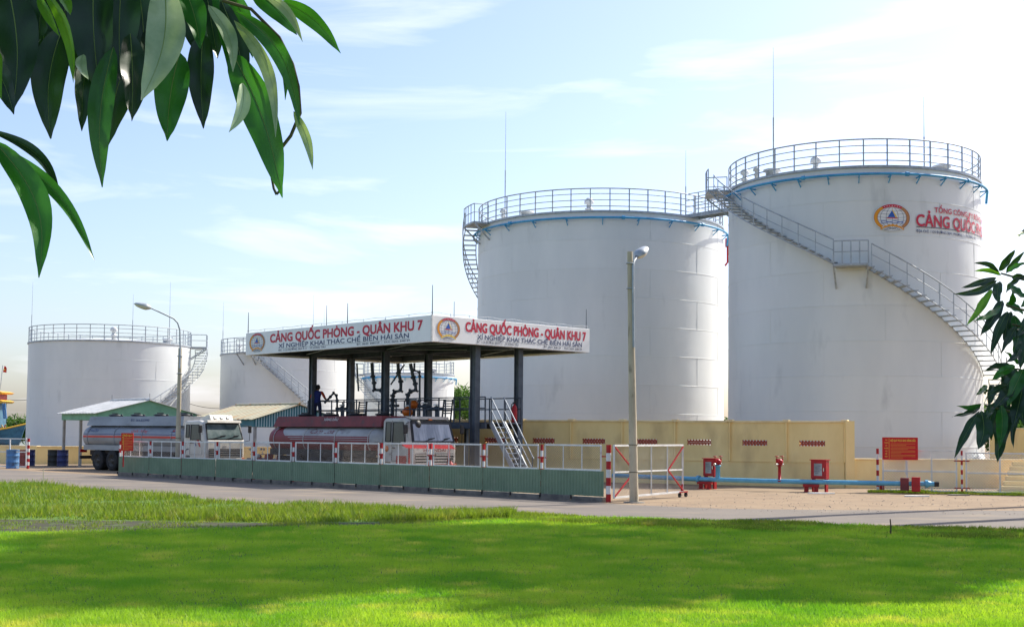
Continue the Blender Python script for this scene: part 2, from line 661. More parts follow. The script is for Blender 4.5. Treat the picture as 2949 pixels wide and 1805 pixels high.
# loose stones on the sandy ground beside the road
n = 2200
r_ = np.random.RandomState(4)
tq = r_.rand(n) * .37 + .09
D0 = np.interp(tq, [.07, .1, .16, .25, .40], [37, 36.0, 34.0, 33.2, 33])
yq = D0 + r_.rand(n) ** 1.5 * 11
xq = tq * yq
mb = MB()
for i in range(n):
    s_ = .006 + .03 * r_.rand() ** 4
    a = r_.rand() * 6.28
    x, y = xq[i], yq[i]
    mb.add([(x + s_ * math.cos(a + q * 1.57) * (.7 + .5 * r_.rand()), y + s_ * math.sin(a + q * 1.57), .003) for q in range(4)] + [(x, y, s_ * .8)],
           [(0, 1, 4), (1, 2, 4), (2, 3, 4), (3, 0, 4)])
K['stone'] = mat('loose_stone', C(176, 160, 140), C(120, 110, 100), 1.7, .9)
o = mb.build('gravel', K['stone'], recalc=False)
o['kind'] = 'stuff'
o['label'] = 'loose pale stones scattered on the sandy ground'

mb = MB()
mb.poly([(-400, 112, .006), (-38, 112, .006), (-38, 600, .006), (-400, 600, .006)])
struct('water', mb, K['water'], 'harbour water behind the depot')
# ------------------------------------------------------------------ lettering and emblem
def text_polys(txt):
    cu = bpy.data.curves.new('t', 'FONT')
    cu.body = txt
    cu.size = 1.0
    cu.resolution_u = 3
    return cu


def text_mesh(txt, offset=0.0, spacing=1.0):
    cu = text_polys(txt)
    cu.offset = offset
    cu.space_character = spacing
    ob = bpy.data.objects.new('t', cu)
    COL.objects.link(ob)
    dg = bpy.context.evaluated_depsgraph_get()
    dg.update()
    me = ob.evaluated_get(dg).to_mesh()
    vs = [(v.co.x, v.co.y) for v in me.vertices]
    fs = [tuple(p.vertices) for p in me.polygons]
    ob.evaluated_get(dg).to_mesh_clear()
    bpy.data.objects.remove(ob)
    bpy.data.curves.remove(cu)
    return vs, fs


_capref = {}


def lettering(name, txt, x0, x1, ybase, cap, fn, m, parent, offset=0.0, shear=0.0, world=False):
    """fit the text between x0 and x1, capitals 'cap' high standing on ybase; fn(u, v, lift) -> 3D.
    Each word is an object of its own; bold strokes come from a few shifted copies."""
    if not _capref:
        q, _ = text_mesh('H')
        _capref['h'] = max(p[1] for p in q)
    full, _ = text_mesh(txt)
    xs = [p[0] for p in full]
    a, b = min(xs), max(xs)
    sx = (x1 - x0) / (b - a)
    sy = cap / _capref['h']
    words = [w_ for w_ in txt.split(' ') if w_]
    pos, out_ = 0, []
    for w_ in words:
        i = txt.index(w_, pos)
        pos = i + len(w_)
        pre = text_mesh(txt[:pos])[0]
        vs, fs = text_mesh(w_)
        sh = max(p[0] for p in pre) - max(p[0] for p in vs)
        mb = MB()
        if offset:
            o1, o2 = offset * .95 / sx * sy, offset * .95
            sft = [(0, 0), (o1, o2), (-o1, o2), (o1, -o2), (-o1, -o2)]
        else:
            sft = [(0, 0)]
        for l, (dx, dy) in enumerate(sft):
            mb.add([fn(x0 + (p[0] + sh + dx - a) * sx + shear * p[1] * sy, ybase + (p[1] + dy) * sy, l * .0006) for p in vs], fs)
        out_.append(mb.build('word', m, parent, world=world, recalc=False))
    return out_


def emblem(parent, fn, cx, cy, a, b, world=False, word='DOHACO'):
    """oval badge; fn(u, v, layer) -> 3D; half axes a, b"""
    mb = MB()

    def P(x, y, l):
        return fn(cx + x * a, cy + y * b, l)

    def arc(r0, r1, t0, t1, l, m, n=40):
        vs, fs = [], []
        for i in range(n + 1):
            t = math.radians(t0 + (t1 - t0) * i / n)
            vs += [P(r0 * math.cos(t), r0 * math.sin(t), l), P(r1 * math.cos(t), r1 * math.sin(t), l)]
        for i in range(n):
            fs.append((2 * i, 2 * i + 1, 2 * i + 3, 2 * i + 2))
        mb.add(vs, fs, m)

    def line(pts, wd, l, m):
        for (x0, y0), (x1, y1) in zip(pts[:-1], pts[1:]):
            d = math.hypot(x1 - x0, y1 - y0) or 1
            nx, ny = -(y1 - y0) / d * wd / 2, (x1 - x0) / d * wd / 2
            mb.poly([P(x0 + nx, y0 + ny, l), P(x1 + nx, y1 + ny, l), P(x1 - nx, y1 - ny, l), P(x0 - nx, y0 - ny, l)], m)
    W, GO, BR, RE, BL, YE, GR = 0, 1, 2, 3, 4, 5, 6
    arc(0, 1.0, 0, 360, 1, W)
    arc(.945, .965, 0, 360, 2, GR)
    arc(.77, .945, 125, 232, 2, GO)
    arc(.77, .945, -52, 55, 2, BR)
    arc(.76, .95, 55, 125, 3, RE)
    for k in range(7):
        t = math.radians(62 + 56 * k / 6)
        x, y = .855 * math.cos(t), .855 * math.sin(t)
        mb.poly([P(x + .025 * math.cos(q * 1.2566 + 1.57) * (1 if q % 1 == 0 else .4), y + .03 * math.sin(q * 1.2566 + 1.57), 4) for q in range(5)], W)
    arc(.76, .775, 0, 360, 3, GR)
    for k in (-.62, -.32, 0, .32, .62):                       # globe meridians and parallels
        line([(k * math.cos(t), .74 * math.sin(t)) for t in [math.radians(-80 + 160 * i / 14) for i in range(15)]], .018, 2, GR)
    for k in (-.45, -.2, .05, .3, .52):
        xx = math.sqrt(.75 ** 2 - k * k)
        line([(x * xx, k - .07 * (1 - x * x) * (1 if k > 0 else -.3)) for x in [-1 + .2 * i for i in range(11)]], .018, 2, GR)
    for k, s in ((-.28, 1), (-.36, -1)):                      # waves
        line([(-.6 + 1.2 * i / 16, k + .035 * math.sin(i * .8) * s) for i in range(17)], .035, 3, BL)
    mb.poly([P(-.24, .02, 4), P(.17, .02, 4), P(-.01, .52, 4)], BL)
    mb.poly([P(.17, .02, 4), P(.26, .02, 4), P(.0, .60, 4), P(-.01, .52, 4)], YE)
    mb.poly([P(-.3, -.07, 4), P(.3, -.07, 4), P(.27, -.005, 4), P(-.27, -.005, 4)], RE)
    vs, fs, n = [], [], 24                                     # gear arch at the bottom
    for i in range(n + 1):
        x = -.62 + 1.24 * i / n
        yt = -.50 - .30 * (x / .62) ** 2 + (.03 if i % 4 < 2 else -.01)
        yb = -.63 - .26 * (x / .62) ** 2
        vs += [P(x, yt, 4), P(x, yb, 4)]
    for i in range(n):
        fs.append((2 * i, 2 * i + 1, 2 * i + 3, 2 * i + 2))
    mb.add(vs, fs, YE if a < .65 else GO)
    o = mb.build('emblem', [K['emwhite'], K['gold'], K['goldbrown'], K['txtred'], K['emblue'], K['emyellow'], K['txtgrey']], parent, world=world, recalc=False)
    lettering('emblem_word', word, -.40, .40, -.86, .13, lambda u, v, e=0: fn(cx + u * a, cy + (v - .35 * u * u) * b, 5 + e * 250), K['txtgrey'], parent, .01, world=world)
    return o


# ------------------------------------------------------------------ storage tanks
def hit(cx, cy, R, x, y):
    """where the ray through a photo point meets a tank wall: angle and height"""
    d = ray(x, y)
    ox, oy = CAM.x - cx, CAM.y - cy
    a = d.x * d.x + d.y * d.y
    b = 2 * (ox * d.x + oy * d.y)
    c = ox * ox + oy * oy - R * R
    q = max(0, b * b - 4 * a * c)
    s = (-b - math.sqrt(q)) / (2 * a)
    p = CAM + d * s
    return math.atan2(p.y - cy, p.x - cx), p.z


def cyl_pt(r, a, z):
    return (r * math.cos(a), r * math.sin(a), z)


def make_tank(label, xl, xr, ym, xc, yrim, Yf, nc, rail=1.2, ring=None, group=None, seam0=0.0):
    dl, dr = ray(xl, ym), ray(xr, ym)
    al, ar = math.atan2(dl.x, dl.y), math.atan2(dr.x, dr.y)
    c, h = (al + ar) / 2, (ar - al) / 2
    s = math.sin(h)
    D = Yf / math.cos(c) / (1 - s)
    cx, cy, R = D * math.sin(c), D * math.cos(c), D * s
    H = at(xc, yrim, Yf).z
    t = thing('storage_tank', label, 'storage tank', (cx, cy, 0), 0, group)
    fa = math.atan2(-cy, -cx)                        # angle facing the camera
    hcourse = H / nc
    NS = 128
    rr = random.Random(int(xl))
    nplate = max(6, round(2 * math.pi * R / 5.5))
    for i in range(nc):
        r = R + (nc - 1 - i) * .004
        z0, z1 = i * hcourse, (i + 1) * hcourse
        mb = MB()
        ph = 1.1 + .45 * (i % 2)
        amp = [rr.uniform(-.008, .008) for _ in range(nplate)]
        prof = []
        vs = []
        nz_ = 5
        for k in range(nz_):
            z = z0 + (z1 - z0) * k / (nz_ - 1) + (.0015 if k == 0 else 0)
            for j in range(NS):
                a = 2 * math.pi * j / NS
                u = ((a - ph) / (2 * math.pi) * nplate) % nplate
                q = int(u)
                fr = u - q
                bul = amp[q] * math.sin(math.pi * fr) * math.sin(math.pi * k / (nz_ - 1)) + .003 * math.sin(a * 7 + i * 2.1 + k)
                vs.append(cyl_pt(r + bul, a, z))
        fs = []
        for k in range(nz_ - 1):
            for j in range(NS):
                j2 = (j + 1) % NS
                fs.append((k * NS + j, k * NS + j2, (k + 1) * NS + j2, (k + 1) * NS + j))
        mb.add(vs, fs, 0, True)
        # weld beads: one round the course, one at each plate edge
        mb.lathe([(r - .01, z1 - .012), (r + .012, z1 - .006), (r + .012, z1 + .006), (r - .01, z1 + .012)], NS, m=0)
        for q in range(nplate):
            a = ph + 2 * math.pi * q / nplate
            mb.bar(cyl_pt(r + .001, a, z0 + .02), cyl_pt(r + .001, a, z1 - .02), .014, .014)
        mb.build('shell_course', K['tank'], t, recalc=False)
    mb = MB().lathe([(R + .03, H), (R * .5, H + R * .05), (.01, H + R * .085)], 64)
    mb.build('roof', K['tankroof'], t)
    mb = MB().lathe([(R + .002, H - .10), (R + .075, H - .10), (R + .075, H + .012), (R - .1, H + .014)], 128, sm=False)
    mb.build('rim_angle', K['galv'], t)
    # guard rail round the roof
    rp = R - .02
    npst = max(20, round(2 * math.pi * R / 1.05))
    pm = MB().box((0, 0, rail / 2), (.055, .055, rail)).mesh('rail_post', K['galv'])
    for k in range(npst):
        a = fa + 2 * math.pi * (k + .5) / npst
        link('rail_post', pm, t, cyl_pt(rp, a, H + .01), a)
    for q, (zz, rd) in enumerate(((rail, .034), (rail * .76, .022), (rail * .48, .022), (rail * .2, .026))):
        MB().tube([cyl_pt(rp, 2 * math.pi * k / 96, H + zz) for k in range(96)], rd, 6, closed=True).build('top_rail' if q == 0 else 'guard_rail', K['galv'], t)
    if ring:
        a0, a1, zr = fa + math.radians(ring[0]), fa + math.radians(ring[1]), H - .42
        n = 70
        pts = [cyl_pt(R + .28, a0 + (a1 - a0) * k / n, zr) for k in range(n + 1)]
        pts += [cyl_pt(R + .26, a1 + .012, zr - .12), cyl_pt(R + .22, a1 + .014, zr - .55)]
        rp_ = MB().tube(pts, .06, 8).build('ring_pipe', K['deepblue'], t)
        nb = 13
        for k in range(nb):
            a = a0 + (a1 - a0) * (k + .5) / nb
            MB().bar(cyl_pt(R, a, zr - .1), cyl_pt(R + .36, a, zr - .08), .05, .06).bar(cyl_pt(R, a, zr - .35), cyl_pt(R + .3, a, zr - .1), .04, .04).build(
                'pipe_bracket', K['deepblue'], rp_)
        for k in (.36, .62, .82):
            a = a0 + (a1 - a0) * k
            MB().tube([cyl_pt(R + .28, a - .012, zr), cyl_pt(R + .28, a + .012, zr)], .1, 10).build('flange', K['deepblue'], rp_)
    return t, cx, cy, R, H, fa


def spiral_stair(t, R, a0, z0, a1, z1, gap=.05, wd=.75, rise=.2, rail=True, label=None, mid_rail=True):
    """treads cantilevered from the wall, from the top (a0, z0) down to (a1, z1)"""
    n = max(2, int((z0 - z1) / rise))
    tm = MB().box((R + gap + wd / 2, 0, 0), (wd, .27, .045)).mesh('stair_tread', K['galv'])
    st = MB()
    up, md = [], []
    bm_ = MB().box((R + gap + wd, 0, .5), (.03, .03, 1.0)).mesh('baluster', K['galv'])
    arm = []
    for i in range(n + 1):
        a = a0 + (a1 - a0) * i / n
        z = z0 - (z0 - z1) * i / n
        link('stair_tread', tm, t, (0, 0, z), a)
        if rail and i % 2 == 0:
            link('baluster', bm_, t, (0, 0, z), a)
        up.append(cyl_pt(R + gap + wd, a, z + 1.0))
        md.append(cyl_pt(R + gap + wd, a, z + .52))
    if rail:
        MB().tube(up, .03, 6).build('stair_handrail', K['galv'], t)
        if mid_rail:
            MB().tube(md, .02, 5).build('stair_midrail', K['galv'], t)
    for rad in (R + gap + .02, R + gap + wd - .02):
        q = [cyl_pt(rad, a0 + (a1 - a0) * i / n, z0 - (z0 - z1) * i / n - .05) for i in range(n + 1)]
        MB().tube(q, .028, 4, sm=False).build('stair_stringer', K['galv'], t)


def stair_platform(t, R, a0, a1, z, wd=.95, legs=True, rail=True, ends=(True, True)):
    mb = MB()
    n = 6
    vs, fs = [], []
    for i in range(n + 1):
        a = a0 + (a1 - a0) * i / n
        for r in (R + .02, R + wd):
            vs += [cyl_pt(r, a, z), cyl_pt(r, a, z - .1)]
    for i in range(n):
        b = 4 * i
        fs += [(b, b + 2, b + 6, b + 4), (b + 1, b + 5, b + 7, b + 3), (b + 2, b + 3, b + 7, b + 6), (b, b + 4, b + 5, b + 1)]
    fs += [(0, 1, 3, 2), (4 * n, 4 * n + 2, 4 * n + 3, 4 * n + 1)]
    mb.add(vs, fs)
    o = mb.build('stair_platform', K['galv'], t)
    for a in (a0, a1):
        MB().bar(cyl_pt(R + wd - .05, a, z - .1), cyl_pt(R + .02, a, z - 1.0), .07, .07).build('platform_brace', K['galv'], t)
    if rail:
        k = 4
        path = []
        if ends[0]:
            path.append((R + .1, a0))
        path += [(R + wd - .03, a0 + (a1 - a0) * i / k) for i in range(k + 1)]
        if ends[1]:
            path.append((R + .1, a1))
        for r, a in path:
            MB().box(cyl_pt(r, a, z + .5), (.045, .045, 1.0)).build('platform_post', K['galv'], t)
        for h_ in (1.0, .52):
            MB().tube([cyl_pt(r, a, z + h_) for r, a in path], .03 if h_ == 1.0 else .022, 5, sm=False).build('platform_rail', K['galv'], t)
    return o


def roof_vent(t, r, a, z, s=1.0):
    p = Vector(cyl_pt(r, a, z))
    MB().lathe([(0, -.1), (.13 * s, -.1), (.13 * s, .28 * s), (.2 * s, .28 * s), (.2 * s, .34 * s), (.12 * s, .36 * s), (.12 * s, .55 * s), (.24 * s, .58 * s),
                (.22 * s, .74 * s), (.1 * s, .86 * s), (0, .88 * s)], 16, p).build('roof_vent', K['tankroof'], t)


def roof_hatch(t, r, a, z):
    p = Vector(cyl_pt(r, a, z))
    MB().lathe([(0, .0), (.3, .0), (.3, .22), (.42, .22), (.42, .3), (.3, .34), (0, .36)], 20, p).build('roof_hatch', K['tankroof'], t)


def rod(t, p, h, r=.022):
    p = Vector(p)
    MB().tube([p, p + Vector((0, 0, h * .45)), p + Vector((0, 0, h * .46)), p + Vector((0, 0, h))], [r * 1.5, r * 1.5, r * .8, r * .35], 6).build('lightning_rod', K['galv'], t)


def rod_px(t, cx, cy, R, H, xb, ytop, rfrac):
    """lightning rod on the roof: its foot at the photo column xb, on the roof ring rfrac*R on the near side"""
    a, _ = hit(cx, cy, R * rfrac, xb, ytop + 100)
    p = Vector(cyl_pt(R * rfrac, a, H))
    top = at(xb, ytop, cy + p.y)
    rod(t, p, max(1.5, top.z - H))


def door_manhole(t, R, a, z):
    q = MB()
    rot = Matrix.Rotation(a, 3, 'Z') @ Matrix.Rotation(math.radians(90), 3, 'Y')
    q.lathe([(.42, 0), (.42, .25), (.55, .25), (.55, .32), (0, .33)], 20, cyl_pt(R - .02, a, z), rot=rot)
    q.build('manhole', K['tank'], t)


rad = math.radians
# --- the tank behind the gate
T2, cx, cy, R, H, fa = make_tank('tall pale grey storage tank standing behind the loading canopy and lamp pole', 1376, 2083, 850, 1731, 606, 67.5, 9, ring=(-112, 84))
spiral_stair(T2, R, fa + rad(-74), H - .25, fa + rad(-146), H - 6.6, gap=.12, wd=.8, rise=.23)
stair_platform(T2, R, fa + rad(-74), fa + rad(-60), H - .02, 1.0, ends=(False, True))
rod_px(T2, cx, cy, R, H, 1456, 322, .97)
rod_px(T2, cx, cy, R, H, 1975, 434, .97)
roof_vent(T2, R * .62, fa + rad(-8), H + .2, 1.15)
roof_vent(T2, R * .9, fa + rad(-58), H + .1, .8)
roof_hatch(T2, R * .85, fa + rad(-42), H + .1)
a_, z_ = hit(cx, cy, R + .3, 2082, 690)
mb = MB().tube([cyl_pt(R + .25, fa + rad(86), H - .5), cyl_pt(R + .25, fa + rad(86), H - 1.0)], .14, 8)
mb.tube([cyl_pt(R + .25, fa + rad(86), H - 1.0), cyl_pt(R + .25, fa + rad(86), H - 1.9), cyl_pt(R + .1, fa + rad(86), H - 2.1)], .06, 6)
mb.build('foam_nozzle', K['red'], T2)
T2c = (cx, cy, R, H, fa)

# --- the tank with the emblem
T3, cx, cy, R, H, fa = make_tank('tallest storage tank with round emblem and red lettering on its wall', 2098, 2827, 700, 2452, 479, 56, 9, ring=(-78, 84))
aL, zL = hit(cx, cy, R + .4, 2451, 762)
aT = fa + rad(-73)
zT = H - .3
w0 = rad(6.2)
spiral_stair(T3, R, aT, zT, aL - w0, zL + .08, wd=.8)
stair_platform(T3, R, aL - w0, aL + w0, zL, .9, ends=(False, False))
aE, zE = fa + rad(104), at(2868, 1185, 61).z
spiral_stair(T3, R, aL + w0 + .02, zL - .15, fa + rad(78), at(2845, 1085, 60.5).z, wd=.8)
spiral_stair(T3, R, fa + rad(79), at(2845, 1085, 60.5).z - .2, fa + rad(112), at(2868, 1190, 62).z, gap=.25, wd=.8)
stair_platform(T3, R, aT - rad(17), aT, H - .02, 1.15, ends=(True, False))
rod_px(T3, cx, cy, R, H, 2227, 138, .96)
rod_px(T3, cx, cy, R, H, 2661, 279, .9)
roof_vent(T3, R * .62, fa + rad(-26), H + .15, 1.1)
roof_vent(T3, R * .93, fa + rad(-64), H + .05, .9)
roof_vent(T3, R * .95, fa + rad(-50), H + .05, .7)
roof_hatch(T3, R * .9, fa + rad(-42), H + .1)
roof_hatch(T3, R * .85, fa + rad(52), H + .1)
door_manhole(T3, R, fa + rad(64), .75)
# scaffold-like ladder cage beside the manhole
mb = MB()
aa = fa + rad(80)
for s_ in (-.03, .03):
    mb.tube([cyl_pt(R + .3, aa + s_, 0), cyl_pt(R + .3, aa + s_, 3.6)], .025, 6)
for k in range(12):
    mb.tube([cyl_pt(R + .3, aa - .03, .3 + k * .28), cyl_pt(R + .3, aa + .03, .3 + k * .28)], .018, 5)
mb.build('wall_ladder', K['white'], T3)


def on3(off):
    def g(u, v, l=0):
        return cyl_pt(R + .036 + off + l * .004, u / R, v)
    return g


ae, ze = hit(cx, cy, R, 2568.7, 627)
emblem(T3, lambda u, v, l: cyl_pt(R + .036 + l * .004, u / R, v), ae * R, ze, .84, .62)
g0 = lambda u, v, e=0: cyl_pt(R + .04 + e, u / R, v)
a0, z0 = hit(cx, cy, R, 2638, 649)
lettering('lettering', 'CẢNG QUỐC PHÒNG', a0 * R, (a0 + rad(62)) * R, z0 - .02, .50, g0, K['txtred'], T3, .022)
a1, z1 = hit(cx, cy, R, 2690, 612)
lettering('lettering', 'TỔNG CÔNG TY ĐÔNG HẢI', a1 * R, (a1 + rad(45)) * R, z1, .22, g0, K['txtred'], T3, .018)
a2, z2 = hit(cx, cy, R, 2638, 667)
lettering('lettering', 'ĐỊA CHỈ: 1125 ĐƯỜNG 30/4 - PHƯỜNG 11 - TP.VŨNG TÀU', a2 * R, (a2 + rad(39)) * R, z2 - .03, .11, g0, K['txtblue'], T3, .01)
mb = MB()
zz = hit(cx, cy, R, 2638, 653)[1]
for k in range(40):
    q0, q1 = a2 + rad(80) * k / 40, a2 + rad(80) * (k + 1) / 40
    mb.poly([cyl_pt(R + .04, q0, zz - .02), cyl_pt(R + .04, q1, zz - .02), cyl_pt(R + .04, q1, zz + .015), cyl_pt(R + .04, q0, zz + .015)])
mb.build('lettering_rule', K['txtgrey'], T3, recalc=False)
T3c = (cx, cy, R, H, fa)

# bridge between the two tall tanks
A3 = at(2092, 567, 63.5)
A2 = at(1975, 605, 69.5)
A3.z = A2.z = max(T2c[3], T3c[3]) + .02
v2 = (Vector((T3c[0], T3c[1], 0)) - Vector((T2c[0], T2c[1], 0))).normalized()
p2 = Vector((T2c[0], T2c[1], 0)) + v2 * (T2c[2] - .25)
p3 = Vector((T3c[0], T3c[1], 0)) - v2 * (T3c[2] - .25)
zb_ = T2c[3] + .06
sd = Vector((-v2.y, v2.x, 0)) * .42
tb = thing('tank_bridge', 'railed steel walkway bridging the gap between the two tallest tanks', 'walkway', (p2.x, p2.y, zb_))
Zv = Vector((0, 0, 1))
L_b = (p3 - p2).length
mb = MB()
mb.bar((0, 0, .0), v2 * L_b, .86, .05)
mb.build('deck', K['galv'], tb)
for s_ in (-1, 1):
    MB().bar(sd * s_ + Zv * -.06, sd * s_ + v2 * L_b - Zv * .06, .05, .2).build('side_beam', K['galv'], tb)
    for h_ in (1.15, .8, .45):
        MB().bar(sd * s_ + Zv * h_, sd * s_ + v2 * L_b + Zv * h_, .04, .04).build('guard_rail', K['galv'], tb)
    for k in range(6):
        MB().box(sd * s_ + v2 * (L_b * k / 5 * .98 + .03) + Zv * .6, (.05, .05, 1.15)).build('rail_post', K['galv'], tb)

# --- the low tank at the far end with its stair facing the lamp
T1, cx, cy, R, H, fa = make_tank('squat silver tank beside the fishing boat, stair curling down its side', 77, 547, 1150, 312, 979, 98, 6)
spiral_stair(T1, R, fa + rad(92), H - .2, fa + rad(20), at(420, 1200, 101).z, gap=.35, wd=1.0, rise=.24)
stair_platform(T1, R, fa + rad(78), fa + rad(92), H - .02, 1.35, ends=(True, False))
rod_px(T1, cx, cy, R, H, 92, 812, .97)
rod_px(T1, cx, cy, R, H, 382, 848, .9)
rod_px(T1, cx, cy, R, H, 489, 812, .97)
roof_vent(T1, R * .8, fa + rad(2), H + .1, 1.2)
roof_hatch(T1, R * .88, fa + rad(50), H + .1)

# --- the two tanks seen under the canopy
T4, cx, cy, R, H, fa = make_tank('white tank half hidden by the canopy sign, straight stair across its front', 633, 1003, 1150, 819, 1014, 102, 6)
spiral_stair(T4, R, fa + rad(-26), H - .2, fa + rad(28), 3.4, gap=.1, wd=.75, rise=.22)
stair_platform(T4, R, fa + rad(-38), fa + rad(-26), H - .02, 1.0)
rod_px(T4, cx, cy, R, H, 641, 870, .97)
rod_px(T4, cx, cy, R, H, 902, 850, .95)
rod_px(T4, cx, cy, R, H, 953, 888, .6)
roof_vent(T4, R * .9, fa + rad(-50), H + .1, .7)
T5, cx, cy, R, H, fa = make_tank('smallest white tank seen between the canopy columns behind the loading arms', 1048, 1307, 1130, 1178, 1072, 116, 5, ring=(-90, 80))
spiral_stair(T5, R, fa + rad(-84), H - .2, fa + rad(-8), 3.0, gap=.1, wd=.75, rise=.22)
stair_platform(T5, R, fa + rad(-98), fa + rad(-84), H - .02, 1.0)
roof_hatch(T5, R * .8, fa + rad(40), H + .1)
roof_vent(T5, R * .5, fa + rad(-20), H + .1, .9)
# ------------------------------------------------------------------ loading canopy
CC = at(1243.5, 983, 48.0)
ZB, ZT = CC.z, at(1243.5, 906.6, 48.0).z
Lp = (gnd(708, 1022.6, ZB) + gnd(708, 960, ZT)) / 2
Rp = (gnd(1696, 1016, ZB) + gnd(1696, 947, ZT)) / 2
va = Vector((Lp.x - CC.x, Lp.y - CC.y, 0))
LA = va.length
va.normalize()
vb = Vector((va.y, -va.x, 0))
LB = Vector((Rp.x - CC.x, Rp.y - CC.y, 0)).dot(vb)
RZ = math.atan2(vb.y, vb.x)
can = thing('loading_canopy', 'flat steel canopy with white lettered sign boards over the truck loading bay', 'canopy', (CC.x, CC.y, 0), RZ)
HB = ZT - ZB
# local frame: x along the short board, y along the long board
def board(poly, name='sign_board'):
    return MB().prism(poly, HB, lambda u, v, q: (u, v, ZB + q)).build(name, [K['board']], can, bevel=.012)


th = .14
bL = board([(0, 0), (th, th), (th, LA - th), (0, LA)])
bR = board([(0.002, -.002), (LB, -.002), (LB - th, th), (th, th - .004)])
board([(LB, 0), (LB, LA), (LB - th, LA - th), (LB - th, th)])
board([(0, LA), (LB, LA), (LB - th, LA - th), (th, LA - th)])
MB().box((-.004, -.004, ZB + HB / 2), (.07, .07, HB + .02)).build('corner_trim', K['white'], can)
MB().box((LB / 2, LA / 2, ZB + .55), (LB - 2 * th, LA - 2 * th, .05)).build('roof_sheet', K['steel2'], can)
for k in range(9):
    y = th + .25 + (LA - 2 * th - .5) * k / 8
    MB().box((LB / 2, y, ZB + .42), (LB - 2 * th - .02, .09, .16)).build('purlin', K['steel'], can)
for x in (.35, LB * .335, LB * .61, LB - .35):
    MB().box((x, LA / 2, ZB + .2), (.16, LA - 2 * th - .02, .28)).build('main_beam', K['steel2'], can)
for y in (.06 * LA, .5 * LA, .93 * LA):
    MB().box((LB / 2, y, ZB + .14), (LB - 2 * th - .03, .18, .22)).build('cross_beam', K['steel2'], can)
# diagonal wind bracing seen from below
for (x0, y0, x1, y1) in ((.3, .3, LB * .335, LA * .5), (LB * .335, .3, .3, LA * .5), (.3, LA * .5, LB * .335, LA - .3), (LB * .335, LA * .5, LB - .3, .3),
                         (LB * .61, .3, LB - .3, LA * .5)):
    MB().tube([(x0, y0, ZB + .12), (x1, y1, ZB + .12)], .02, 6).build('wind_brace', K['galv'], can)
cols = [(LB * .335, LA * .06), (LB * .335, LA * .5), (LB * .335, LA * .915), (LB * .61, LA * .06), (LB * .61, LA * .5), (LB * .61, LA * .94)]
for i, (x, y) in enumerate(cols):
    mb = MB()
    s_ = .30 if i in (0, 5) else .24
    for q in (-1, 1):
        mb.box((x, y + q * s_ / 2, ZB / 2 + .02), (.26, .03, ZB + .06))
        mb.box((x + q * .055, y, ZB / 2 + .02), (.02, s_ - .03, ZB + .06))
    mb.box((x, y, .02), (.42, .42, .04))
    mb.build('column', K['steel'], can)
# lettering on the two boards that face the road
fL = lambda u, v, e=0: (-.006 - e, LA - u, ZT - v * HB)
fR = lambda u, v, e=0: (u, -.008 - e, ZT - v * HB)


def sign_text(fn, W_, u1, u2, u3a, u3b, par):
    f2 = lambda u, y, e=0: fn(u, 1 - y / HB, e)
    lettering('lettering', 'CẢNG QUỐC PHÒNG - QUÂN KHU 7', u1[0] * W_, u1[1] * W_, HB * .485, HB * .35, f2, K['txtred'], par, .035)
    lettering('lettering', 'XÍ NGHIỆP KHAI THÁC CHẾ BIẾN HẢI SẢN', u2[0] * W_, u2[1] * W_, HB * .215, HB * .175, f2, K['txtblue'], par, .018)
    lettering('lettering', 'ĐC: 1125 ĐƯỜNG 30/4 P.11 - TP.VŨNG TÀU', u3a[0] * W_, u3a[1] * W_, HB * .075, HB * .07, f2, K['txtgrey'], par, .015)
    lettering('lettering', 'ĐT: 0643. 848129  -  FAX: 0643. 848129', u3b[0] * W_, u3b[1] * W_, HB * .075, HB * .07, f2, K['txtgrey'], par, .015)
    mb = MB()
    mb.poly([fn(u2[0] * W_, .815), fn(u2[1] * W_, .815), fn(u2[1] * W_, .825), fn(u2[0] * W_, .825)])
    mb.build('lettering_rule', K['txtgrey'], par, recalc=False)


sign_text(fL, LA, (.154, .957), (.205, .895), (.205, .475), (.64, .90), bL)
sign_text(fR, LB, (.195, .972), (.265, .945), (.262, .52), (.685, .945), bR)
emblem(bL, lambda u, v, l: (-.004 - l * .004, LA - u, v), .073 * LA, ZB + HB * .53, .68, HB * .44, word='DOHACO')
emblem(bR, lambda u, v, l: (u, -.006 - l * .004, v), .094 * LB, ZB + HB * .52, .60, HB * .44, word='DOHACO')
# lightning rods and the wire along the parapet
for (x, y, h_) in ((.05, LA - .1, .95), (.05, .05, 1.15), (LB - .1, .1, .85), (.1, LA * .42, .85), (LB * .9, LA - .15, 1.2), (LB * .5, LA - .1, 1.6), (LB * .78, LA * .5, 1.5)):
    MB().tube([(x, y, ZT - .1), (x, y, ZT + h_)], [.022, .012], 6).build('lightning_rod', K['steel'], can)
mb = MB()
mb.tube([(.06, LA * (1 - i / 30), ZT + .1 + .02 * math.sin(i * 2.1)) for i in range(31)], .009, 4)
mb.tube([(LB * i / 24, .06, ZT + .1 + .025 * math.sin(i * 1.7)) for i in range(25)], .009, 4)
for i in range(1, 9):
    mb.box((.06, LA * i / 9, ZT + .05), (.015, .015, .13))
    mb.box((LB * i / 9, .06, ZT + .05), (.015, .015, .13))
mb.build('lightning_wire', K['galv'], can)

# ------------------------------------------------------------------ loading platform between the columns
canM = MW[can.name]


def cw(x, y, z=0.0):
    return canM @ Vector((x, y, z))


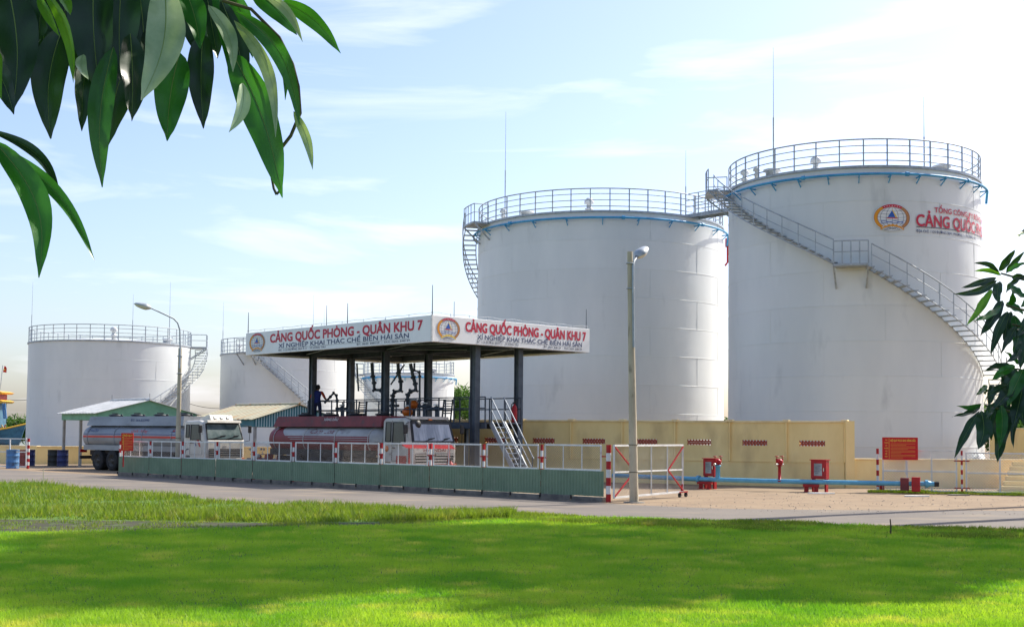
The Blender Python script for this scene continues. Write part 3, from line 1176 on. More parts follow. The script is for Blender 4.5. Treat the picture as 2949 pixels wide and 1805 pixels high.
ZP = 2.45
X0, X1 = LB * .335 + .16, LB * .61 - .16
Y0, Y1 = .35, LA * .97
pl = thing('loading_platform', 'raised dark steel loading platform with handrails and a steep stair under the canopy', 'platform', (CC.x, CC.y, 0), RZ)
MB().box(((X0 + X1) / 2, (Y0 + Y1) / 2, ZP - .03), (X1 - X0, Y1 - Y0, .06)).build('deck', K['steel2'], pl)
for x in (X0 + .05, X1 - .05):
    MB().box((x, (Y0 + Y1) / 2, ZP - .16), (.1, Y1 - Y0 - .02, .2)).build('deck_beam', K['steel'], pl)
    for k in range(14):
        y = Y0 + .06 + (Y1 - Y0 - .12) * k / 13
        if x < X1 - .1 and k in (4, 8):
            continue
        MB().box((x, y, ZP + .5), (.045, .045, 1.0)).build('rail_post', K['steel'], pl)
    for h_ in (1.0, .55):
        MB().tube([(x, Y0 + .06, ZP + h_), (x, Y1 - .06, ZP + h_)], .026, 6).build('handrail', K['steel'], pl)
for y in (Y1 - .06,):
    for h_ in (1.0, .55):
        MB().tube([(X0 + .05, y, ZP + h_), (X1 - .05, y, ZP + h_)], .026, 6).build('handrail', K['steel'], pl)
for (x, y) in ((X0 + .1, LA * .28), (X1 - .1, LA * .28), (X0 + .1, LA * .72), (X1 - .1, LA * .72)):
    MB().box((x, y, (ZP - .26) / 2), (.14, .14, ZP - .26)).build('support_post', K['steel'], pl)
# stair going down towards the gate
sy0, sy1 = Y0, Y0 - 1.75
for x in (X0 + .30, X0 + 1.0):
    MB().bar((x, sy0, ZP - .02), (x, sy1, .05), .06, .2).build('stair_stringer', K['galv'], pl)
    MB().tube([(x, sy0, ZP + 1.0), (x, sy1, 1.02)], .026, 6).build('stair_rail', K['galv'], pl)
    MB().tube([(x, sy0, ZP + .52), (x, sy1, .54)], .02, 6).build('stair_rail', K['galv'], pl)
    for k in (0, 1, 2):
        f_ = .02 + .47 * k
        MB().box((x, sy0 + (sy1 - sy0) * f_, ZP + (.05 - ZP) * f_ + .5), (.035, .035, .98)).build('stair_post', K['steel'], pl)
for k in range(1, 12):
    f_ = k / 12
    MB().box((X0 + .65, sy0 + (sy1 - sy0) * f_, ZP * (1 - f_)), (.64, .22, .04)).build('stair_tread', K['galv'], pl)


def arm_pts(zoom, pts, Y):
    x0, y0, s = zoom
    return [at(x0 + px / s, y0 + py / s, Y) for px, py in pts]


Z6, Z7 = (860, 1020, 7.54), (1080, 1020, 7.54)


def loading_arm(label, zoom, pts, rr, Y, name='fuel_loader', foot=True, knob=None, down=None, mt='steel'):
    P = arm_pts(zoom, pts, Y)
    base = Vector((P[-1].x, P[-1].y, ZP))
    t = thing(name, label, 'loading arm', base, 0, None)
    if foot:
        P.append(Vector((P[-1].x, P[-1].y, ZP)))
    MB().tube(P, rr, 10).build('pipe', K[mt], t, world=True)
    for i in range(1, len(P) - 1):
        d = (P[i + 1] - P[i - 1]).normalized()
        MB().tube([P[i] - d * .05, P[i] + d * .05], rr * 1.5, 12).build('swivel_joint', K['steel2'], t, world=True)
    if foot:
        MB().lathe([(0, 0), (.17, 0), (.17, .05), (.1, .06)], 14, P[-1]).build('foot_flange', K['steel'], t, world=True)
    return t


YA = cw((X0 + X1) / 2, LA * .5).y
loading_arm('folded loading arm hanging behind the second column, next to the red hose tray', Z6, [(1590, 180), (1610, 480), (1640, 620), (1640, 770), (1790, 775), (1835, 850), (1835, 1000)], .075, YA + 1.1)
loading_arm('folded loading arm crossed by a diagonal strut', Z7, [(500, 200), (510, 400), (560, 590), (560, 790), (420, 810), (385, 900), (385, 1000)], .078, YA)
loading_arm('folded loading arm beside the tall vertical riser', Z7, [(770, 200), (830, 500), (875, 640), (890, 780), (770, 800), (710, 880), (710, 1000)], .078, YA - .5)
MB_r = loading_arm('tall thin riser pipe hooked over towards the canopy roof', Z7, [(855, 190), (850, 350), (960, 385), (970, 480), (970, 1000)], .045, YA - .9, 'riser_pipe')
MB_r['category'] = 'pipe'
o = loading_arm('diagonal strut pipe running from the canopy roof to the middle column', Z7, [(640, 220), (340, 660)], .035, YA + .2, 'strut_pipe', foot=False)
o['category'] = 'pipe'
o = loading_arm('slim drop pipe hanging free behind the worker', Z6, [(1265, 200), (1300, 800)], .04, YA + 2.0, 'drop_pipe', foot=False)
o['category'] = 'pipe'
loading_arm('lowered loading arm with round counterweight held by the worker', Z6, [(560, 1060), (690, 920), (760, 840), (820, 890), (835, 1000), (838, 1200)], .05, YA + 3.6)
# filter balls, meters and small valves on the deck
def valve_set(px, py, Y, s, m, label):
    p = at(px, py, Y)
    t = thing('flow_meter', label, 'flow meter', (p.x, p.y, ZP))
    h = max(.15, p.z - ZP)
    MB().tube([(0, 0, 0), (0, 0, h)], .07, 10).build('stand_pipe', K['steel'], t)
    MB().lathe([(0, h - s), (s * .6, h - s * .8), (s, h - s * .2), (s, h + s * .2), (s * .6, h + s * .8), (0, h + s)], 18).build('meter_body', K[m], t)
    MB().tube([(-.3, 0, h), (.3, 0, h)], .06, 10).build('side_pipe', K['steel'], t)
    MB().lathe([(.13, h + s), (.13, h + s + .05), (0, h + s + .06)], 14).build('dial', K['white'], t)


valve_set(1192, 1165, YA - .8, .2, 'orange', 'upright orange flow meter on the loading platform')
valve_set(1174, 1186, YA - 1.3, .24, 'orange', 'round bowl-shaped orange meter just above the red truck cab')
valve_set(1222, 1170, YA - 1.5, .12, 'steel', 'small grey meter beside the orange meters')
valve_set(1257, 1176, YA - 2.4, .13, 'steel', 'small grey meter at the stair end of the platform')
valve_set(1130, 1168, YA + .2, .13, 'steel', 'small grey meter beneath the crossed loading arm')
valve_set(985, 1176, YA + 2.8, .13, 'steel', 'small grey meter near the worker')
# louvred operator stands
for (px, py, Y, lb) in ((1040, 1150, YA + 1.6, 'slatted dark control stand behind the second column'), (1285, 1160, YA - 2.6, 'slatted dark control stand near the stair top')):
    p = at(px, py, Y)
    t = thing('control_stand', lb, 'control stand', (p.x, p.y, ZP), RZ)
    for s_ in (-1, 1):
        MB().bar((.0, s_ * .28, 0), (.12, s_ * .28, .95), .05, .05).build('frame', K['black'], t)
    for k in range(6):
        MB().box((.03 + .015 * k, 0, .38 + .1 * k), (.03, .56, .05)).build('slat', K['steel'], t)
# red hose tray on the deck
p = at(1090, 1182, YA + .4)
t = thing('hose_tray', 'crumpled red cloth bundle lying at the platform edge', 'bundle', (p.x, p.y, ZP), RZ)
mb = MB()
rr_ = random.Random(5)
for k in range(7):
    mb.lathe([(0, 0), (.16, .02), (.2, .12), (.12, .22), (0, .25)], 9, (rr_.uniform(-.12, .12), rr_.uniform(-.5, .5), 0), sm=False)
mb.build('cloth', K['red'], t)
# extinguisher on the platform corner
def extinguisher(loc, label, s=1.0, wheels=False):
    t = thing('fire_extinguisher', label, 'fire extinguisher', loc, RZ)
    MB().lathe([(0, 0), (.09 * s, 0), (.095 * s, .03), (.095 * s, .46 * s), (.06 * s, .55 * s), (.03 * s, .57 * s), (.03 * s, .62 * s), (0, .62 * s)], 18).build('cylinder', K['red'], t)
    mb = MB().box((0, 0, .64 * s), (.06 * s, .12 * s, .05 * s)).bar((-.02, 0, .66 * s), (.13 * s, 0, .71 * s), .03 * s, .02 * s)
    mb.build('valve_head', K['black'], t)
    MB().tube([(.02, .05 * s, .62 * s), (.02, .15 * s, .6 * s), (.02, .17 * s, .4 * s), (.02, .14 * s, .15 * s), (.02, .12 * s, .08 * s)], .016 * s, 6).build('hose', K['black'], t)
    return t


extinguisher(cw(X1 - .25, Y0 + .25, ZP), 'red fire extinguisher hung at the top of the platform stair', 1.25)

# ------------------------------------------------------------------ the worker (skinned figure)
def make_person(label, loc, rz):
    t = thing('person', label, 'person', loc, rz)
    J = {  # joint: (x right, y forward, z), radius
        'pelvis': ((0, 0, .93), .145), 'waist': ((0, .01, 1.08), .135), 'chest': ((0, .02, 1.27), .19), 'neckb': ((0, .0, 1.44), .075), 'neck': ((0, .02, 1.51), .055),
        'head': ((0.01, .05, 1.60), .088), 'crown': ((0.01, .05, 1.68), .085),
        'shL': ((-.21, 0, 1.40), .08), 'elL': ((-.32, .03, 1.12), .058), 'wrL': ((-.22, .22, .95), .034), 'haL': ((-.19, .30, .93), .032),
        'shR': ((.21, 0, 1.40), .08), 'elR': ((.34, .06, 1.12), .058), 'wrR': ((.40, .28, 1.0), .034), 'haR': ((.43, .36, 1.0), .032),
        'hiL': ((-.10, 0, .86), .11), 'knL': ((-.12, .02, .48), .075), 'anL': ((-.13, -.03, .09), .048), 'toL': ((-.14, .13, .04), .042),
        'hiR': ((.10, 0, .86), .11), 'knR': ((.13, .05, .48), .075), 'anR': ((.15, .0, .09), .048), 'toR': ((.17, .16, .04), .042)}
    E_ = [('pelvis', 'waist'), ('waist', 'chest'), ('chest', 'neckb'), ('neckb', 'neck'), ('neck', 'head'), ('head', 'crown'), ('chest', 'shL'), ('shL', 'elL'), ('elL', 'wrL'),
          ('wrL', 'haL'), ('chest', 'shR'), ('shR', 'elR'), ('elR', 'wrR'), ('wrR', 'haR'), ('pelvis', 'hiL'), ('hiL', 'knL'), ('knL', 'anL'), ('anL', 'toL'), ('pelvis', 'hiR'),
          ('hiR', 'knR'), ('knR', 'anR'), ('anR', 'toR')]
    for sd, s in (('L', -1), ('R', 1)):                       # five fingers each
        h = Vector(J['ha' + sd][0])
        w_ = Vector(J['wr' + sd][0])
        d = (h - w_).normalized()
        sx = d.cross(Vector((0, 0, 1))).normalized()
        for k, (o_, l) in enumerate(((-.03, .07), (-.01, .085), (.01, .08), (.03, .06))):
            a = h + sx * o_ + d * .02
            b = a + d * l * .5 - Vector((0, 0, .015))
            c = b + d * l * .25 - Vector((0, 0, .04))
            J['f%s%d' % (sd, k)] = (tuple(b), .010)
            J['g%s%d' % (sd, k)] = (tuple(c), .009)
            E_ += [('ha' + sd, 'f%s%d' % (sd, k)), ('f%s%d' % (sd, k), 'g%s%d' % (sd, k))]
        a = w_ + d * .05 - sx * .045 * s
        J['th' + sd] = (tuple(a + d * .03 - Vector((0, 0, .02))), .011)
        E_.append(('ha' + sd, 'th' + sd))
    names = list(J)
    me = bpy.data.meshes.new('body')
    me.from_pydata([J[k][0] for k in names], [(names.index(a), names.index(b)) for a, b in E_], [])
    ob = bpy.data.objects.new('body', me)
    COL.objects.link(ob)
    sk = ob.modifiers.new('skin', 'SKIN')
    sv = me.skin_vertices[0].data
    for i, k in enumerate(names):
        r = J[k][1]
        sv[i].radius = (r, r * (.72 if k in ('chest', 'waist', 'pelvis') else 1))
        sv[i].use_root = (k == 'pelvis')
    ob.modifiers.new('sub', 'SUBSURF').levels = 2
    dg = bpy.context.evaluated_depsgraph_get()
    dg.update()
    nm = bpy.data.meshes.new_from_object(ob.evaluated_get(dg))
    bpy.data.objects.remove(ob)
    nm.name = 'body'
    for m in ('skin', 'navy', 'bluecloth', 'orangecloth', 'black'):
        nm.materials.append(K[m])
    for p in nm.polygons:
        c = p.center
        p.use_smooth = True
        arm = abs(c.x) > .19 and .85 < c.z
        if c.z > 1.47:
            i = 0
        elif arm and c.z > 1.14:
            i = 3
        elif arm or (c.y > .2 and c.z > .85):
            i = 0
        elif c.z > .93:
            i = 2
        elif c.z > .1:
            i = 1
        else:
            i = 4
        p.material_index = i
    b = link('body', nm, t)
    MB().lathe([(0, 1.755), (.05, 1.745), (.088, 1.70), (.10, 1.64), (.098, 1.58), (.08, 1.535)], 18, (0.01, .035, 0)).build('hair', K['hair'], t)
    for s in (-1, 1):
        MB().lathe([(0, -.02), (.02, 0), (0, .02)], 8, (.01 + s * .095, .05, 1.60)).build('ear', K['skin'], t)
        MB().lathe([(0, -.01), (.012, 0), (0, .01)], 8, (.01 + s * .033, .135, 1.615)).build('eye', K['hair'], t)
    MB().lathe([(0, -.02), (.014, -.01), (.006, .03)], 8, (.01, .142, 1.585)).build('nose', K['skin'], t)
    MB().box((.01, .134, 1.55), (.04, .01, .008)).build('mouth', K['red'], t)
    return t


pw = at(914, 1165, cw(X0, LA * .9).y)
make_person('worker in blue vest with orange sleeves standing on the platform, back turned', (pw.x, pw.y, ZP), rad(-8))
# ------------------------------------------------------------------ tank trucks
def wheel_mesh(r, wd, dual=False):
    """axis along y, outer face at y = -wd"""
    rot = Matrix.Rotation(rad(90), 3, 'X')
    ty = MB().lathe([(r * .58, 0), (r * .9, 0), (r * .985, .03), (r, .06), (r, wd - .06), (r * .985, wd - .03), (r * .9, wd), (r * .58, wd - .01)], 36, rot=rot)
    for k in range(36):                                  # tread blocks
        a = 2 * math.pi * k / 36
        for s in (.09, wd - .09):
            ty.box((r * 1.002 * math.cos(a), -s, r * 1.002 * math.sin(a)), (.02, .08, r * .11), rot=Matrix.Rotation(-a, 3, 'Y'))
    tm = ty.mesh('tyre', K['rubber'])
    rm = MB()
    d = .12 if dual else .04
    rm.lathe([(r * .6, wd - .01), (r * .56, wd - .02), (r * .5, wd - d), (r * .22, wd - d), (r * .2, wd - .02), (0, wd - .015)], 28, rot=rot)
    for k in range(8):
        a = 2 * math.pi * k / 8
        rm.lathe([(.022, wd - d - .01), (.022, wd - d + .03), (0, wd - d + .035)], 8, (r * .34 * math.cos(a), 0, r * .34 * math.sin(a)), rot=rot)
    return tm, rm.mesh('rim', K['rim'])


def livery_red():
    """red tail sweep and stripes over a worn white barrel"""
    m = mat('barrel_livery', C(178, 176, 172), C(150, 146, 142), 1.3, .5, c3=C(110, 92, 88), s3=2.2, l3=.56, h3=.74, stretch=(.5, 1, 1))
    t = m.node_tree
    n, k = t.nodes.new, t.links.new
    b = t.nodes['Principled BSDF']
    src = b.inputs['Base Color'].links[0].from_socket
    tcn = n('ShaderNodeTexCoord')
    sp = n('ShaderNodeSeparateXYZ')
    k(tcn.outputs['Object'], sp.inputs[0])

    def mth(op, a, b_):
        q = n('ShaderNodeMath')
        q.operation = op
        for i, v in enumerate((a, b_)):
            if isinstance(v, (int, float)):
                q.inputs[i].default_value = v
            else:
                k(v, q.inputs[i])
        return q.outputs[0]
    x, z = sp.outputs['X'], sp.outputs['Z']
    low = mth('LESS_THAN', z, 1.84)
    # sweep: x below a curve that moves forward as z falls
    dz = mth('SUBTRACT', 2.3, z)
    sw = mth('ADD', -9.3, mth('MULTIPLY', mth('POWER', mth('MAXIMUM', dz, 0.0), 1.7), 1.9))
    tail = mth('MULTIPLY', mth('LESS_THAN', x, sw), mth('LESS_THAN', z, 2.3))
    l1 = mth('MULTIPLY', mth('GREATER_THAN', z, 1.765), mth('LESS_THAN', z, 1.785))
    l2 = mth('MULTIPLY', mth('GREATER_THAN', z, 1.685), mth('LESS_THAN', z, 1.705))
    lines = mth('MULTIPLY', mth('ADD', l1, l2), mth('GREATER_THAN', x, mth('ADD', sw, .12)))
    redf = mth('MULTIPLY', mth('MAXIMUM', low, tail), mth('SUBTRACT', 1.0, lines))
    frontcut = mth('LESS_THAN', x, mth('ADD', -2.75, mth('MULTIPLY', z, .0)))
    redf = mth('MULTIPLY', redf, mth('MAXIMUM', frontcut, mth('LESS_THAN', z, 1.6)))
    mxn = n('ShaderNodeMixRGB')
    k(redf, mxn.inputs[0])
    k(src, mxn.inputs[1])
    z2 = n('ShaderNodeTexNoise')
    z2.inputs['Scale'].default_value = 2.5
    z2.inputs['Detail'].default_value = 5
    k(tcn.outputs['Object'], z2.inputs[0])
    rr = n('ShaderNodeMixRGB')
    rr.inputs[1].default_value = C(146, 52, 54)
    rr.inputs[2].default_value = C(112, 50, 52)
    k(z2.outputs[0], rr.inputs[0])
    k(rr.outputs[0], mxn.inputs[2])
    k(mxn.outputs[0], b.inputs['Base Color'])
    return m


def tank_truck(label, loc, rz, sp):
    t = thing('tank_truck', label, 'truck', loc, rz, None)
    W, L = sp['W'], sp['L']
    hw = W / 2
    cabL, cz0, cz1 = sp['cabL'], .62, sp['cabH']
    bm = K[sp['cab']]
    # ---- cab shell: side profile swept across the width, corners rounded
    wz0, wz1 = sp['wz']                                     # windscreen bottom and top
    prof = [(-.02, cz0), (.0, cz0 + .25), (.0, wz0 - .06), (-.05, wz0), (-.30, wz1), (-.42, cz1 - .06), (-.62, cz1), (-cabL + .1, cz1 - .02), (-cabL, cz1 - .1), (-cabL, cz0 + .25), (-cabL + .5, cz0 + .25), (-cabL + .55, cz0)]
    def yy(x):
        return hw - .0
    mb = MB()
    ys = [-hw, -hw + .03, -hw + .12, hw - .12, hw - .03, hw]
    ins = [.12, .035, 0, 0, .035, .12]
    vs, n = [], len(prof)
    for y, d in zip(ys, ins):
        for (x, z) in prof:
            xx = x - d * (1.0 if x > -.7 else 0)
            zz = z - d * (.55 if z > cz1 - .15 else 0)
            q = y
            if z > wz0:
                q = y * (1 - .035 * (z - wz0) / (cz1 - wz0))
            vs.append((xx, q, zz))
    fs = [tuple(range(n)), tuple(range(5 * n, 6 * n))]
    for s in range(5):
        for i in range(n):
            i2 = (i + 1) % n
            fs.append((s * n + i, s * n + i2, (s + 1) * n + i2, (s + 1) * n + i))
    mb.add(vs, fs)
    cab = mb.build('cab', bm, t, bevel=.02)
    nx = Vector((wz1 - wz0, 0, .25)).normalized()            # windscreen outward normal

    def ws(y, f, off):
        x = -.05 + (-.30 + .05) * f
        z = wz0 + (wz1 - wz0) * f
        d = .0
        return Vector((x, y * (1 - .03 * f), z)) + nx * off
    MB().prism([(-hw + .13, .03), (hw - .13, .03), (hw - .17, .97), (-hw + .17, .97)], .02, lambda u, v, q: ws(u, v, .006 + q)).build('windshield', K[sp['glass']], cab)
    fr = MB()
    for a, b in (((-hw + .1, 0), (hw - .1, 0)), ((hw - .1, 0), (hw - .14, 1)), ((hw - .14, 1), (-hw + .14, 1)), ((-hw + .14, 1), (-hw + .1, 0))):
        fr.bar(ws(a[0], a[1], .012), ws(b[0], b[1], .012), .09 if sp['cab'] == 'cabold' else .055, .045)
    fr.build('windshield_seal', K['black'], cab)
    for y0, y1 in ((-hw + .3, .0), (.05, hw - .35)):
        MB().bar(ws(y0, .02, .045), ws(y1, .22, .045), .02, .02).bar(ws(y1 - .25, .2, .05), ws(y1 + .05, .24, .05), .025, .03).build('wiper', K['black'], cab)
    for s in (-1, 1):
        yo = s * (hw + .004)
        sl = .035 / (cz1 - wz0) * hw

        def sw(x, z, o):
            return (x, s * (hw * (1 - .035 * max(0, z - wz0) / (cz1 - wz0)) + o), z)
        zb, zt = wz0 - .02, wz1 - .05
        q0 = [(-.42, zb), (-.58, zt), (-1.18, zt), (-1.18, zb)]
        q1 = [(-1.32, zb + .1), (-1.32, zt), (-cabL + .18, zt), (-cabL + .18, zb + .1)]
        for q in (q0, q1):
            MB().prism(q, .012, lambda u, v, w_: sw(u, v, .002 + w_)).build('side_window', K['glass'], cab)
            f_ = MB()
            for (a, b) in zip(q, q[1:] + q[:1]):
                f_.bar(sw(a[0], a[1], .012), sw(b[0], b[1], .012), .03, .03)
            f_.build('window_seal', K['black'], cab)
        dl = MB()                                            # door shut lines
        for a, b in (((-.30, zt + .06), (-.30, cz0 + .3)), ((-1.25, zt + .06), (-1.25, cz0 + .3)), ((-.30, cz0 + .3), (-1.25, cz0 + .3))):
            dl.bar(sw(a[0], a[1], .003), sw(b[0], b[1], .003), .014, .012)
        dl.box((-1.13, s * (hw + .02), wz0 - .16), (.16, .03, .035))
        dl.build('door_seam', K['black'], cab)
        arch = [(-1.36 + .62 * math.cos(a), .5 + .62 * math.sin(a)) for a in [math.pi * k / 14 for k in range(15)]]
        m_ = MB()
        for (a, b) in zip(arch[:-1], arch[1:]):
            m_.bar((a[0], s * (hw - .1), a[1]), (b[0], s * (hw - .1), b[1]), .3, .03, up=(0, 1, 0))
        m_.build('wheel_arch', K['black'] if sp['cab'] == 'cabwhite' else K['dirtyred'], t)
        # mirrors on bent arms
        m_ = MB().tube([(-.22, s * (hw - .02), wz1 - .05), (-.05, s * (hw + .25), wz1 - .1), (-.03, s * (hw + .3), wz1 - .3), (-.03, s * (hw + .28), wz0 - .05), (-.15, s * (hw - .02), wz0 - .12)], .014, 6)
        mi = m_.build('mirror_arm', K['black'], cab)
        MB().box((-.04, s * (hw + .3), (wz0 + wz1) / 2 + .12), (.06, .18, .34)).build('mirror', K['black'], cab, bevel=.02)
        # headlights, indicators
        MB().box((.03, s * (hw - .36), sp['lz']), (.05, .34, .17)).build('headlight', K['lamp'], t, bevel=.02)
        MB().box((.02, s * (hw - .1), sp['lz'] + .02), (.06, .13, .15)).build('indicator', K['orange'], t, bevel=.01)
    if sp['cab'] == 'cabold':
        MB().prism([(-hw + .12, .86), (hw - .12, .86), (hw - .15, 1.0), (-hw + .15, 1.0)], .01, lambda u, v, q: ws(u, v, .028 + q)).build('tint_band', K['black'], cab)
        MB().prism([(-hw + .14, .02), (hw - .14, .02), (hw - .145, .12), (-hw + .145, .12)], .01, lambda u, v, q: ws(u, v, .028 + q)).build('dash_band', K['black'], cab)
    if sp['visor']:
        MB().prism([(-.3, wz1 + .02), (-.1, wz1 + .06), (-.14, wz1 + .17), (-.4, cz1 + .02)], W - .3, lambda u, v, q: (u, -hw + .15 + q, v)).build('sun_visor', K['black'] if sp['cab'] == 'cabold' else K['cabwhite'], cab)
    # roof shield above the white cab
    if sp['cab'] == 'cabwhite':
        sh = MB().prism([(-.38, cz1 - .02), (-.30, cz1 + .02), (-.42, cz1 + .24), (-.55, cz1 + .26), (-1.1, cz1 + .1), (-1.2, cz1 - .02)], 1.25, lambda u, v, q: (u, -.62 + q, v))
        sh.build('roof_spoiler', K['cabwhite'], cab)
        for y in (-.35, 0, .35):
            MB().box((-.345, y, cz1 + .13), (.05, .14, .11), rot=Matrix.Rotation(rad(-28), 3, 'Y')).build('roof_lamp', K['chrome'], cab)
    else:
        MB().prism([(-.42, cz1 - .03), (-.28, cz1 - .06), (-.3, cz1 + .04), (-.75, cz1 + .06)], W - .36, lambda u, v, q: (u, -hw + .18 + q, v)).build('roof_cap', bm, cab)
        MB().box((-.29, 0, cz1 - .07), (.05, .16, .05)).build('roof_lamp', K['orange'], cab)
        MB().lathe([(0, .0), (.13, .0), (.15, .03), (.12, .06), (0, .07)], 16, (.18, -hw + .12, wz1 - .12), rot=Matrix.Rotation(rad(80), 3, 'Y')).build('round_mirror', K['black'], cab)
    # ---- front: grille, bumper, badge
    gz0, gz1 = sp['gz']
    MB().box((.008, 0, (gz0 + gz1) / 2), (.02, W - .35, gz1 - gz0)).build('grille', K['black'], cab)
    ns = 4
    for k in range(ns):
        z = gz0 + (gz1 - gz0) * (k + .5) / ns
        MB().box((.03, 0, z), (.03, W - .3, .045)).build('grille_bar', K['chrome'] if sp['cab'] == 'cabwhite' else K['cabold'], cab)
    MB().box((.05, 0, .52), (.16, W, .30)).build('bumper', K['cabwhite'] if sp['cab'] == 'cabwhite' else K['dirtyred'], t, bevel=.03)
    MB().box((.14, 0, .55), (.02, .5, .16)).build('number_plate', K['white'], t)
    if sp['cab'] == 'cabwhite':
        for s in (-1, 1):
            MB().tube([(.02, s * .02, wz0 - .28), (.02, s * .07, wz0 - .26), (.02, s * .12, wz0 - .28), (.02, s * .07, wz0 - .31), (.02, s * .03, wz0 - .29)], .012, 5).build('badge', K['chrome'], cab)
        for q in ((-1.05, -.75), (-.7, -.42)):
            pass
        f = lambda u, v, q: (u, -hw - .006 - q, v)
        MB().prism([(-.52, 1.28), (-.40, 1.28), (-.56, wz0 - .02), (-.72, wz0 - .02)], .004, f).build('door_stripe', K['stripered'], cab)
        MB().prism([(-.86, 1.32), (-.72, 1.32), (-.84, wz0 - .1), (-1.1, wz0 - .1), (-1.1, wz0 - .17), (-.94, wz0 - .17)], .004, f).build('door_stripe', K['stripeblue'], cab)
    else:
        lettering('lettering', 'HYUNDAI', -.55, .55, wz0 - .30, .11, lambda u, v, e=0: (.014 + e, u, v), K['dirtyred'], cab, .02)
        f = lambda u, v, q: (u, -hw - .006 - q, v)
        MB().prism([(-.34, .64), (-1.0, .64), (-.95, 1.12), (-.34, 1.12)], .004, f).build('door_stripe', K['red'], cab)
        MB().box((.012, 0, .74), (.03, W - .02, .2)).build('lower_panel', K['red'], cab)
        MB().lathe([(0, 0), (.12, 0), (.12, .006), (0, .007)], 20, (-cabL + .25, -hw - .002, wz0 - .2), rot=Matrix.Rotation(rad(90), 3, 'X')).build('cab_badge', K['orange'], cab)
    # ---- chassis
    for s in (-1, 1):
        MB().box((-L / 2 - .3, s * .42, .86), (L - .8, .09, .24)).build('chassis_rail', K['chassis'], t)
    for k in range(5):
        MB().box((-2.2 - k * (L - 3) / 4.5, 0, .86), (.12, .76, .2)).build('cross_member', K['chassis'], t)
    # ---- wheels
    r = .5
    tmS, rmS = wheel_mesh(r, .28)
    tmD, rmD = wheel_mesh(r, .56, True)
    for ax, dual in sp['axles']:
        wd, tm, rm = (.56, tmD, rmD) if dual else (.28, tmS, rmS)
        for s in (-1, 1):
            wobj = thing('wheel', '', '', (0, 0, 0))
            del wobj['label'], wobj['category']
            wobj.parent = t
            wobj.location = (-ax, s * (hw - .02 - wd), r)
            if s > 0:
                wobj.rotation_euler = (0, 0, math.pi)
            # mesh outer face at -y: right side has s = -1
            if s < 0:
                wobj.location.y = -(hw - .02 - wd)
            link('tyre', tm, wobj)
            link('rim', rm, wobj)
        MB().tube([(-ax, -hw + .4, r), (-ax, hw - .4, r)], .08, 8).build('axle', K['chassis'], t)
    # ---- barrel
    bx0, bx1 = -cabL - .35, -L + .12
    zc, a_, b_ = sp['zc'], hw - .02, sp['bh']
    n, m_ = 56, 30
    st = []
    for k in range(m_ + 1):
        f = k / m_
        x = bx0 + (bx1 - bx0) * f
        e = .38
        dd = min(abs(x - bx0), abs(x - bx1))
        sc = 1.0 if dd > e else (.80 + .20 * math.sqrt(max(0, 1 - ((e - dd) / e) ** 2)))
        st.append((x, sc))
    ex = []
    for x0, sg in ((bx0, 1), (bx1, -1)):
        pass
    vs, fs = [], []
    for x, sc in st:
        for j in range(n):
            u = 2 * math.pi * j / n
            cu, su = math.cos(u), math.sin(u)
            pw_ = .82
            vs.append((x, a_ * sc * math.copysign(abs(cu) ** pw_, cu), zc + b_ * sc * math.copysign(abs(su) ** pw_, su)))
    for k in range(m_):
        for j in range(n):
            j2 = (j + 1) % n
            fs.append((k * n + j, k * n + j2, (k + 1) * n + j2, (k + 1) * n + j))
    mb = MB()
    mb.add(vs, fs, 0, True)
    for base, xo in ((0, .16), (m_ * n, -.16)):               # dished heads
        c_ = len(mb.v)
        ring = [vs[base + j] for j in range(n)]
        inner = [(p[0] + xo * .8, p[1] * .6, zc + (p[2] - zc) * .6) for p in ring]
        mb.add(ring + inner + [(ring[0][0] + xo, 0, zc)], [(j, (j + 1) % n, n + (j + 1) % n, n + j) for j in range(n)] + [(n + j, n + (j + 1) % n, 2 * n) for j in range(n)], 0, True)
    bar = mb.build('barrel', sp['barrel'], t)
    # bands
    for k in (.08, .36, .64, .92):
        x = bx0 + (bx1 - bx0) * k
        MB().tube([(x, (a_ + .012) * math.copysign(abs(math.cos(u)) ** .82, math.cos(u)), zc + (b_ + .012) * math.copysign(abs(math.sin(u)) ** .82, math.sin(u))) for u in [2 * math.pi * j / 40 for j in range(40)]],
                  .018, 5, closed=True).build('barrel_band', K['cabold'] if sp['cab'] == 'cabold' else K['alu'], bar)
    # saddle skirt / side boxes under the barrel
    for s in (-1, 1):
        MB().box(((bx0 + bx1) / 2, s * (hw - .12), zc - b_ * .82), (abs(bx1 - bx0) - .5, .05, .26)).build('side_skirt', K['alu'] if sp['cab'] == 'cabwhite' else K['chassis'], t)
        for (xx0, xx1) in sp['boxes']:
            MB().box(((xx0 + xx1) / 2, s * (hw - .22), .74), (abs(xx1 - xx0), .4, .5)).build('side_box', K['chassis'], t, bevel=.02)
        for k in range(2):
            MB().bar((sp['boxes'][0][0], s * (hw - .03), .5 + k * .2), (sp['boxes'][-1][1], s * (hw - .03), .5 + k * .2), .03, .06).build('side_guard', K['chassis'], t)
        q = sp['axles'][-1][0] - .65
        pts = [(-sp['axles'][-1][0] - .72, .45), (-sp['axles'][-1][0] - .66, .95), (-sp['axles'][-1][0] - .4, 1.12), (-sp['axles'][-2][0] + .4, 1.12), (-sp['axles'][-2][0] + .66, .95), (-sp['axles'][-2][0] + .72, .5)]
        m2 = MB()
        for p0, p1 in zip(pts[:-1], pts[1:]):
            m2.bar((p0[0], s * (hw - .3), p0[1]), (p1[0], s * (hw - .3), p1[1]), .58, .03, up=(0, 1, 0))
        m2.build('mudguard', K['chassis'], t)
        MB().box((bx1 - .02, s * (hw - .25), .95), (.08, .36, .16)).build('tail_light', K['red'], t)
